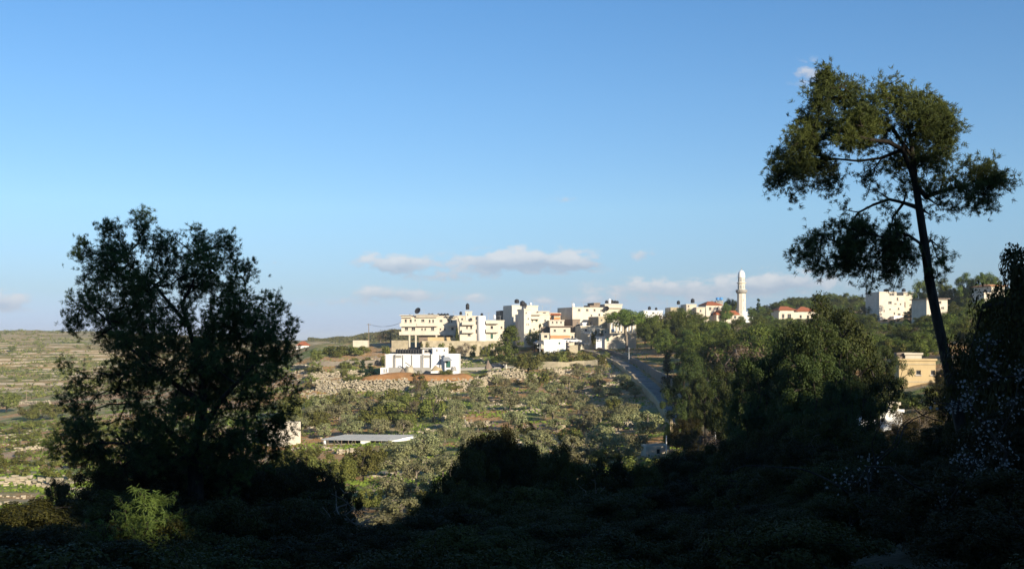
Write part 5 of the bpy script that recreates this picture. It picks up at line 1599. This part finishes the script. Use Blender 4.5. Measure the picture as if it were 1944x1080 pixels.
# small bushes scattered over the rubble slope round the factory
r = np.random.default_rng(33)
n = 0
while n < 46:
    px, py = r.uniform(585, 1010), r.uniform(664, 742)
    if 700 < px < 895 and py < 724: continue
    if py > 735 and px > 900: continue
    n += 1
pts = []
r = np.random.default_rng(33)
while len(pts) < 46:
    px, py = r.uniform(585, 1010), r.uniform(666, 742)
    if 700 < px < 895 and py < 726: continue
    if 850 < px < 990 and 690 < py < 708: continue
    pts.append((px, py))
pts.sort()
for i, (px, py) in enumerate(pts):
    h = r.uniform(6, 14)
    T1('shrub', px, py, py - h, h * r.uniform(1.6, 2.6), f'small bush on the rubble slope round the factory, {NTH(i)} from the left', 240, group='small bushes on the rubble slope')

# pine wood right of the road
r = np.random.default_rng(5)
SIL = [(1165, 640), (1185, 630), (1205, 600), (1225, 600), (1245, 597), (1290, 588), (1315, 592), (1340, 606), (1380, 608), (1420, 610), (1450, 606), (1475, 614), (1500, 612), (1550, 612), (1575, 600), (1650, 620), (1670, 640), (1700, 640), (1740, 625), (1760, 590), (1800, 590), (1860, 600), (2000, 600)]
road_wall_D = [150, 190, 220, 250, 285, 320, 350]; road_wall_px = [1345, 1325, 1290, 1262, 1240, 1200, 1180]
rowsP = [196, 208, 220, 232, 246, 260, 274, 288, 304, 320, 338, 356, 376, 398]
for ri, D in enumerate(rowsP):
    x0 = (np.interp(D, road_wall_D, road_wall_px) + (44 if D < 290 else 30) - CX) / F * D; x1 = (1900 - CX) / F * D
    x = x0 + r.uniform(0, 4); j = 0
    while x < x1:
        y = D + r.normal(0, 3); px = x / y * F + CX
        z = hz(x, y); h = r.uniform(8, 14) if px < 1460 else r.uniform(7, 12)
        py_top = np.interp(px, [a for a, _ in SIL], [b for _, b in SIL]) + (r.uniform(-4, 16) if ri > 6 else r.uniform(4, 40))
        hm = (-(py_top - HZ)) / F * y - z
        h = min(h, hm)
        if (D > 330 and 1400 < px < 1900) or (D > 205 and 1560 < px < 1900): h = max(h, r.uniform(3.4, 4.6))
        for (pa_, pb_, lim) in ((1470, 1568, 603), (1660, 1748, 613), (1756, 1806, 596)):
            if pa_ < px < pb_ and D > 225: h = max(1.7, min(h, (HZ - lim) / F * y - z))
        if 1690 < px < 1790 and 690 < HZ - z / y * F and y < 200: h = 0
        if h > (1.6 if 1460 < px < 1810 else 3.2):
            plant('pine' if r.uniform() > .16 else ('broadleaf' if r.uniform() > .55 else ('conifer' if r.uniform() > .5 else 'brownbush')), (x, y, z - .2), h, f'pine right of the road, {ORD[j]} from the left in the {ORD[ri]} row',
                  'pine wood right of the village road', r.uniform(.85, 1.1) * (1.25 if h < 7 else 1))
            j += 1
        x += r.uniform(5.2, 9.0) * (.7 if h < 5 else 1)
# skyline wood
j = 0
for ri, (D, t0) in enumerate([(425, 34), (450, 26), (475, 18), (500, 10), (530, 4), (560, 0)]):
    px = 1425 + r.uniform(0, 8)
    while px < 1665:
        if not (1470 < px < 1565 and D < 455):
            y = D + r.normal(0, 3); x = (px - CX) / F * y; z = hz(x, y)
            top = np.interp(px, [1420, 1450, 1470, 1500, 1560, 1600, 1660], [580, 574, 566, 562, 556, 552, 566]) + t0 + r.uniform(-2, 8)
            h = (HZ - top) / F * y - z
            h = max(h, 4.0)
            if True:
                plant('pine', (x, y, z - .3), h, f'skyline pine right of the minaret, {ORD[j % 34]} from the left in the {ORD[ri]} row', 'pines on the skyline wood', r.uniform(.9, 1.2)); j += 1
        px += r.uniform(10, 18)
    j = 0
for i, (px, D, top, w) in enumerate([(1352, 455, 574, 22), (1384, 452, 568, 26), (1396, 456, 572, 18), (1330, 436, 590, 10), (1378, 436, 576, 18), (1662, 440, 578, 20), (1655, 430, 600, 22), (1680, 410, 612, 26),
                                     (1752, 400, 528, 26), (1768, 395, 540, 26), (1786, 385, 532, 34), (1806, 380, 545, 30), (1834, 370, 520, 34), (1850, 372, 530, 26), (1868, 365, 515, 34), (1886, 368, 520, 28), (1822, 372, 548, 26), (1742, 405, 575, 30), (1728, 398, 590, 36), (1900, 350, 545, 30), (1560, 455, 590, 24), (1572, 440, 600, 30)]):
    T1('pine', px, 640, top, w, f'dark pine on the hilltop skyline, {ORD[i]} in a ragged line from the minaret rightwards', D=D, group='hilltop pines')

# middle distance on the right: large shaded pines
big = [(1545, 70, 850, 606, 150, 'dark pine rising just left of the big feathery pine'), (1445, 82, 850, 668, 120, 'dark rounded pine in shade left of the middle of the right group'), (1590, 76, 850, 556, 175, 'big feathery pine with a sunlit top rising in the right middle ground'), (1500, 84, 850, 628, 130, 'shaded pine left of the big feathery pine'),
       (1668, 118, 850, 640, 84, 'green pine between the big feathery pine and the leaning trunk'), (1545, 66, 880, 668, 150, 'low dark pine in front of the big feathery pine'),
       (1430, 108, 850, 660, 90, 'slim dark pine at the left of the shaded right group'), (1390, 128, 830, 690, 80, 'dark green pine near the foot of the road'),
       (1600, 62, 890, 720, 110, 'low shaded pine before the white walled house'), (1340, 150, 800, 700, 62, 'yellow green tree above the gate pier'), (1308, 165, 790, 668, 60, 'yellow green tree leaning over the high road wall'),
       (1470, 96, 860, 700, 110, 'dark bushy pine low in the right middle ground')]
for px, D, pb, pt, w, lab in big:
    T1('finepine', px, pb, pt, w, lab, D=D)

for px, D, top, w, kd, lab in [(1285, 150, 822, 46, 'broadleaf', 'dark bush hiding the lower end of the village road'), (1312, 142, 815, 50, 'oak', 'dark thicket below the gate pier'), (1345, 138, 822, 60, 'brownbush', 'grey twiggy thicket right of the road foot'),
                               (1380, 134, 826, 60, 'brownbush', 'second grey twiggy thicket right of the road foot'), (1330, 128, 842, 56, 'oak', 'low dark bush in front of the grey thickets'), (1405, 140, 800, 60, 'oak', 'dark tree right of the grey twiggy thickets'),
                               (1290, 132, 850, 50, 'broadleaf', 'yellowish bush right of the stone hut'), (1240, 138, 868, 44, 'shrub', 'low bush in front of the stone hut'), (1368, 124, 848, 60, 'oak', 'rounded bush at the edge of the shade right of the hut'),
                               (1430, 128, 810, 70, 'oak', 'dark tree at the edge of the shade, furthest right beyond the thickets'), (1275, 158, 800, 30, 'shrub', 'small dark bush on the left verge at the road foot'), (1318, 160, 790, 34, 'oak', 'dark shrub standing against the gate pier'), (1300, 148, 792, 54, 'oak', 'dark bush right across the very end of the road'),
                               (1705, 112, 778, 60, 'brownbush', 'grey brown thicket right beside the white walled house'), (1745, 108, 772, 66, 'brownbush', 'grey brown thicket left of the leaning trunk foot'), (1778, 112, 765, 60, 'oak', 'dark bush left of the leaning trunk foot'),
                               (1725, 100, 800, 70, 'oak', 'low dark bush under the two grey brown thickets'), (1668, 104, 812, 60, 'oak', 'low dark bush in front of the white walled house')]:
    T1(kd, px, 0, top, w, lab, D=D)

# dark foreground trees and brush in the shade
fg = [(940, 62, 1010, 812, 150), (1010, 66, 1010, 850, 110), (1085, 70, 1020, 868, 120), (880, 56, 1030, 878, 110), (1160, 66, 1040, 895, 130), (1250, 70, 1040, 882, 130), (1330, 74, 1000, 858, 130), (1400, 72, 1000, 845, 120),
      (1470, 64, 1000, 822, 150), (1560, 54, 1000, 800, 170), (1650, 52, 1000, 812, 150), (1730, 50, 1000, 842, 120), (1800, 46, 1000, 800, 150), (830, 48, 1060, 935, 120), (770, 42, 1100, 985, 130), (900, 44, 1080, 930, 150),
      (1000, 46, 1080, 915, 160), (1100, 46, 1080, 925, 160), (1200, 46, 1080, 930, 160), (1300, 46, 1080, 910, 160), (1400, 44, 1080, 890, 170), (1500, 40, 1080, 880, 170), (1600, 38, 1080, 870, 170), (1700, 36, 1080, 880, 170), (1790, 34, 1080, 870, 160),
      (700, 30, 1160, 1035, 130), (820, 30, 1160, 1010, 180), (940, 28, 1180, 990, 200), (1080, 28, 1180, 985, 220), (1220, 28, 1180, 985, 220), (1360, 27, 1180, 975, 220), (1500, 26, 1180, 965, 220), (1640, 25, 1180, 960, 220), (1780, 24, 1180, 950, 220),
      (60, 44, 1060, 958, 130), (130, 42, 1060, 940, 130), (0, 40, 1080, 965, 120), (215, 40, 1060, 890, 130), (290, 40, 1050, 872, 140), (360, 42, 1040, 878, 140), (440, 42, 1040, 868, 150), (520, 44, 1040, 875, 130), (590, 46, 1040, 880, 120), (645, 50, 1030, 912, 80),
      (30, 26, 1180, 1010, 170), (150, 25, 1180, 990, 180), (400, 24, 1180, 950, 190), (520, 26, 1180, 950, 180), (620, 28, 1150, 975, 110), (110, 60, 980, 905, 60), (940, 60, 1010, 806, 110), (1290, 62, 1010, 852, 110), (1380, 60, 1000, 826, 120), (1480, 58, 1000, 790, 120), (1570, 54, 1000, 772, 120), (1060, 56, 1010, 846, 90), (1160, 56, 1010, 868, 100), (900, 58, 1010, 848, 110), (985, 60, 1010, 838, 110), (1050, 62, 1010, 862, 110), (1120, 60, 1010, 878, 110), (850, 52, 1020, 905, 100), (1330, 60, 1000, 872, 130), (1440, 56, 1000, 840, 130), (1520, 50, 1000, 826, 140), (1620, 46, 1000, 838, 140), (1215, 58, 1010, 880, 120), (200, 48, 1060, 870, 120), (270, 50, 1060, 850, 120), (330, 50, 1060, 852, 120), (410, 52, 1060, 850, 120), (480, 52, 1060, 858, 120), (545, 52, 1060, 868, 110), (600, 50, 1060, 884, 90),
      (560, 60, 960, 868, 90), (1890, 44, 1050, 612, 120), (1972, 30, 1080, 476, 150), (1945, 42, 1000, 535, 110), (1975, 34, 1000, 520, 140), (1862, 48, 960, 655, 100), (1915, 46, 960, 580, 80), (1838, 60, 920, 690, 80), (1900, 27, 1150, 790, 200), (1970, 22, 1180, 740, 220), (1925, 50, 950, 600, 100), (1860, 40, 950, 720, 110)]
order = {i: k for k, i in enumerate(sorted(range(len(fg)), key=lambda q: fg[q][0]))}
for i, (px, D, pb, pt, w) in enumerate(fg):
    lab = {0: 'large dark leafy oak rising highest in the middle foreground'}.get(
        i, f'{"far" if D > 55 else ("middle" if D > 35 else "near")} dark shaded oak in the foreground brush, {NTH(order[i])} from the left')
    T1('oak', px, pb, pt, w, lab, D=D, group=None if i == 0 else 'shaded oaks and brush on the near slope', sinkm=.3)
# extra low brush right before the camera, on the ground that would otherwise lie bare
r = np.random.default_rng(77)
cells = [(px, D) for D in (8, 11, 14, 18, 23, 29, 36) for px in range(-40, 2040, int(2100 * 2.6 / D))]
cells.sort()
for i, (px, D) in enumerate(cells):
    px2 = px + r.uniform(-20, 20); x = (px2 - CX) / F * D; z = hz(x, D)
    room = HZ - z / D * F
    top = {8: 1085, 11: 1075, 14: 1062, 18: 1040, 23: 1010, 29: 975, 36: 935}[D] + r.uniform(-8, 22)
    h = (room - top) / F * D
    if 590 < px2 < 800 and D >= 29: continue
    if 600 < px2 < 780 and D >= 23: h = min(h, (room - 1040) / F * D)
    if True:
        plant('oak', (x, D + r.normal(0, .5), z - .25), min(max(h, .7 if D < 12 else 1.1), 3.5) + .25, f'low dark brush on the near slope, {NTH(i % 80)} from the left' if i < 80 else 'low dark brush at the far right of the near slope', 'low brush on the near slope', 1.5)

# bright drooping bush caught by a gap of light at the lower left
def special(name, px, py_base, D, targets, label, mat, bark, leaf, tr, seed, k=9, fan=.7, down=0., cat='tree', dens=40, tip=.006):
    r = np.random.default_rng(seed)
    o = P(px, py_base, D); gz = hz(o.x, o.y); o.z = min(o.z, gz) if abs(o.z - gz) < 3 else gz
    root = empty(name, o); o_ = np.array(o); m = D / F
    T = []
    for (tx, ty, tr_, d, dy) in targets:
        c = np.array(P(tx, ty, D)) - o_ + np.array([0, dy, 0]); rm = tr_ * m
        T.append(c + ball(r, max(3, int(dens * d * rm ** 2)), .1) * rm)
    T = np.concatenate(T)
    top = T.mean(0) * .4
    sn = [np.array([0, 0, -.5]), top * .35, top * .7, top]
    NA, DA, PA, rad, tips = grow(sn, [-1, 0, 1, 2], T, r, step=.3, tip_r=tip, wob=.14, up=.15)
    rad[:4] = np.maximum(rad[:4], tr)
    skeleton_mesh('trunk', NA, PA, rad, M[bark], root, 5)
    tp = np.array(tips)
    if leaf:
        pos = [NA[tp]]
        for f in (.3, .7, 1.2):
            pos.append(NA[tp] + (NA[PA[tp]] - NA[tp]) * f + r.normal(0, .07, (len(tp), 3)))
        pos = np.concatenate(pos)
        if leaf[0] == 'blade':
            ax = unit(r.normal(0, .6, pos.shape) + np.array([0, -.3, .1 - down]))
            V, Q = needles(pos, ax, k, leaf[1], leaf[2], r, fan)
        else:
            pos = np.repeat(pos, k, 0) + r.normal(0, leaf[2], (len(pos) * k, 3))
            V, Q = leaves(pos, r.normal(0, 1, pos.shape), leaf[1], r, .8)
        link_mesh('crown', mesh_np('crown', V, [Q]), M[mat], root)
    return tag(root, label, cat)


special('weeping_shrub', 275, 1090, 24, [(250, 1020, 62, 1, -.4), (310, 1010, 62, 1, -.4), (350, 1030, 50, 1, -.3), (300, 970, 40, 1, 0), (230, 960, 22, .5, 0), (330, 948, 18, .4, .2), (175, 1010, 22, .5, 0), (385, 1000, 26, .5, .2), (260, 930, 14, .4, 0), (275, 985, 45, 1, 0), (230, 1010, 40, 1, .2), (315, 1000, 38, 1, -.2), (260, 1040, 60, 1, 0), (320, 1050, 50, 1, .3), (205, 1050, 40, .8, -.3), (345, 1085, 45, .8, 0), (290, 955, 22, .8, 0)],
        'yellow green drooping shrub catching the only sunlight at the lower left', 'willow', 'bark', ('blade', .13, .022), .05, 3, 10, .8, .5, 'shrub', 70)
special('twiggy_bush', 640, 1100, 30, [(640, 960, 40, 1, 0), (660, 1000, 45, 1, .3), (625, 1030, 45, 1, -.3), (655, 1060, 45, 1, 0), (690, 1040, 35, .7, 0)],
        'leafless grey twiggy bush in the dark brush left of centre', 'brownbush', 'palebark', None, .05, 4, cat='bush', dens=70, tip=.009)
for tx, ty, D_t, lab, sd in ((1330, 850, 62, 'grey twigs poking out of the dark brush below the road foot', 21), (1560, 845, 50, 'pale bare twigs in the dark brush under the big feathery pine', 22), (1500, 955, 40, 'thin bare bush low in the shade right of centre', 23),
                             (1690, 900, 36, 'thin bare bush in the shade near the leafless sapling', 24), (1120, 930, 45, 'bare twigs showing over the dark brush in the middle', 25), (870, 980, 40, 'bare twigs at the left slope of the central dark mound', 26)):
    special('twiggy_bush', tx, ty + 80, D_t, [(tx, ty, 26, 1, 0), (tx + 24, ty + 18, 24, 1, .2), (tx - 22, ty + 22, 24, 1, -.2), (tx, ty + 40, 26, 1, 0)], lab, 'brownbush', 'palebark', None, .03, sd, cat='bush', dens=26, tip=.008)
AL = [(1835, 740, 22, .8, 0), (1860, 755, 30, .8, .2), (1800, 775, 30, .6, 0), (1870, 700, 20, .5, 0), (1880, 650, 18, .5, 0), (1925, 720, 30, .8, 0), (1900, 790, 30, .5, .3), (1850, 850, 45, .5, -.3), (1900, 880, 45, .6, 0),
      (1935, 930, 40, .8, .3), (1870, 940, 45, .6, 0), (1820, 900, 35, .4, 0), (1900, 1000, 45, .7, -.3), (1830, 1020, 40, .6, .2), (1790, 1060, 30, .4, 0), (1935, 1050, 40, .7, 0), (1780, 960, 30, .3, 0), (1640, 900, 25, .25, 0), (1600, 920, 25, .25, 0)]
special('almond_tree', 1895, 1160, 15, AL, 'almond tree with pale blossoms in the shade at the lower right corner', 'blossom', 'bark', ('leaf', .022, .06), .07, 6, 3, dens=55)
special('almond_tree', 1960, 1160, 19, [(a + 20, b - 30, c, d * .8, e) for a, b, c, d, e in AL[5:14]], 'second paler blossoming almond tree cut by the right edge of the picture', 'blossom', 'bark', ('leaf', .024, .06), .07, 7, 3, dens=45)

# bare arching branches before the leaning trunk
bt = empty('bare_tree', (lambda p: Vector((p.x, p.y, hz(p.x, p.y))))(P(1640, 1000, 24)))
tag(bt, 'leafless sapling with arching dark branches in front of the white walled house', 'tree')
o_ = bt.location.copy()
mbb = MB()
for pts, r0, r1 in (([(1640, 1040), (1642, 960), (1652, 910), (1675, 860), (1705, 820), (1735, 795)], .03, .01), ([(1652, 915), (1690, 850), (1730, 805), (1790, 768), (1812, 762)], .022, .008),
                    ([(1640, 1000), (1600, 930), (1520, 890), (1440, 885), (1380, 892)], .03, .008), ([(1648, 930), (1700, 938), (1760, 945)], .02, .007), ([(1665, 880), (1662, 830), (1672, 790), (1690, 765)], .02, .006),
                    ([(1790, 800), (1760, 790), (1735, 770), (1720, 745)], .014, .005), ([(1642, 970), (1690, 985), (1740, 970)], .02, .006), ([(1642, 1000), (1560, 960), (1500, 985)], .022, .006)):
    q = resample([Vector(p) for p in pts], 12)
    n_ = len(q)
    mbb.tube([tuple(P(a.x, a.y, 24) - o_ + Vector((0, .25 * math.sin(i_ * .7), 0))) for i_, a in enumerate(q)], [r0 + (r1 - r0) * i_ / (n_ - 1) for i_ in range(n_)], 5)
mbb.tube([(0, 0, -.5), tuple(P(1640, 1030, 24) - o_)], .05, 6)
mbb.build('branches', M['bark'], bt)

# low scrub dotted over the terraced hill
r = np.random.default_rng(61)
n_ = 1500
D_ = r.uniform(470, 1040, n_); px_ = r.uniform(-40, 420, n_); x_ = (px_ - CX) / F * D_
kp = np.sin(x_ * .031 + 1) * np.sin(D_ * .02 + x_ * .01) + r.normal(0, .5, n_) > .1
x_, D_ = x_[kp], D_[kp]
c_ = np.repeat(np.stack([x_, D_, H(x_, D_) + .5], 1), 14, 0)
c_ = c_ + r.normal(0, 1, c_.shape) * np.array([1.3, 1.0, .45]) * np.repeat(r.uniform(.5, 1.6, (len(x_), 1)), 14, 0)
V, Q = leaves(c_, np.tile(np.array([[0, -.6, .6]]), (len(c_), 1)), .75, r)
tag(link_mesh('hill_scrub', mesh_np('hill_scrub', V, [Q]), M['shrub']), kind='stuff')

# wooded far hill on the left skyline
r = np.random.default_rng(91)
WH = []
for i in range(61):
    for j in range(9):
        u = i / 60; px = 575 + 260 * u; D = 980 + 40 * j
        zt = -4 + 9.5 * math.exp(-((u - .72) / .33) ** 2) + .7 * math.sin(u * 31) + r.normal(0, .25)
        zz = -14 + (zt + 14) * math.sin(math.pi * min(1, (j + .6) / 6) / 2) ** .8 - (2.5 * (j - 6) if j > 6 else 0)
        WH.append(((px - CX) / F * D, D, zz))
idx = np.arange(61 * 9).reshape(61, 9)
fw = np.stack([idx[:-1, :-1], idx[1:, :-1], idx[1:, 1:], idx[:-1, 1:]], -1).reshape(-1, 4)
M['wood_floor'] = simple_mat('scrub_wood_ground', (.05, .065, .03), .95, 0, .5, .05)
wh = link_mesh('far_hill', mesh_np('far_hill', np.array(WH), [fw]), M['wood_floor']); tag(wh, kind='structure')
px_ = r.uniform(585, 830, 9000); u_ = (px_ - 575) / 260; D_ = r.uniform(985, 1230, 9000)
jj = (D_ - 980) / 40
zt_ = -4 + 9.5 * np.exp(-((u_ - .72) / .33) ** 2) + .7 * np.sin(u_ * 31)
zz_ = -14 + (zt_ + 14) * np.sin(np.pi * np.minimum(1, (jj + .6) / 6) / 2) ** .8
pos = np.stack([(px_ - CX) / F * D_, D_, zz_ + r.uniform(0, 2.4, 9000)], 1)
V, Q = leaves(pos, np.tile(np.array([[0, -.6, .6]]), (9000, 1)), 1.5, r)
tag(link_mesh('far_wood', mesh_np('far_wood', V, [Q]), M['shrub']), kind='stuff')
drop_unused()

# air between the camera and the far hills
hm, HN, HL, hb_ = new_mat('thin_haze')
HN.remove(hb_)
pv = HN.new('ShaderNodeVolumePrincipled')
pv.inputs['Color'].default_value = (.72, .82, .95, 1)
pv.inputs['Density'].default_value = .00011
HL.new(pv.outputs[0], HN['Material Output'].inputs['Volume'])
haze = MB().box(-52000, 52000, -420, 31000, -75, 75).build('haze', hm)
tag(haze, kind='stuff')
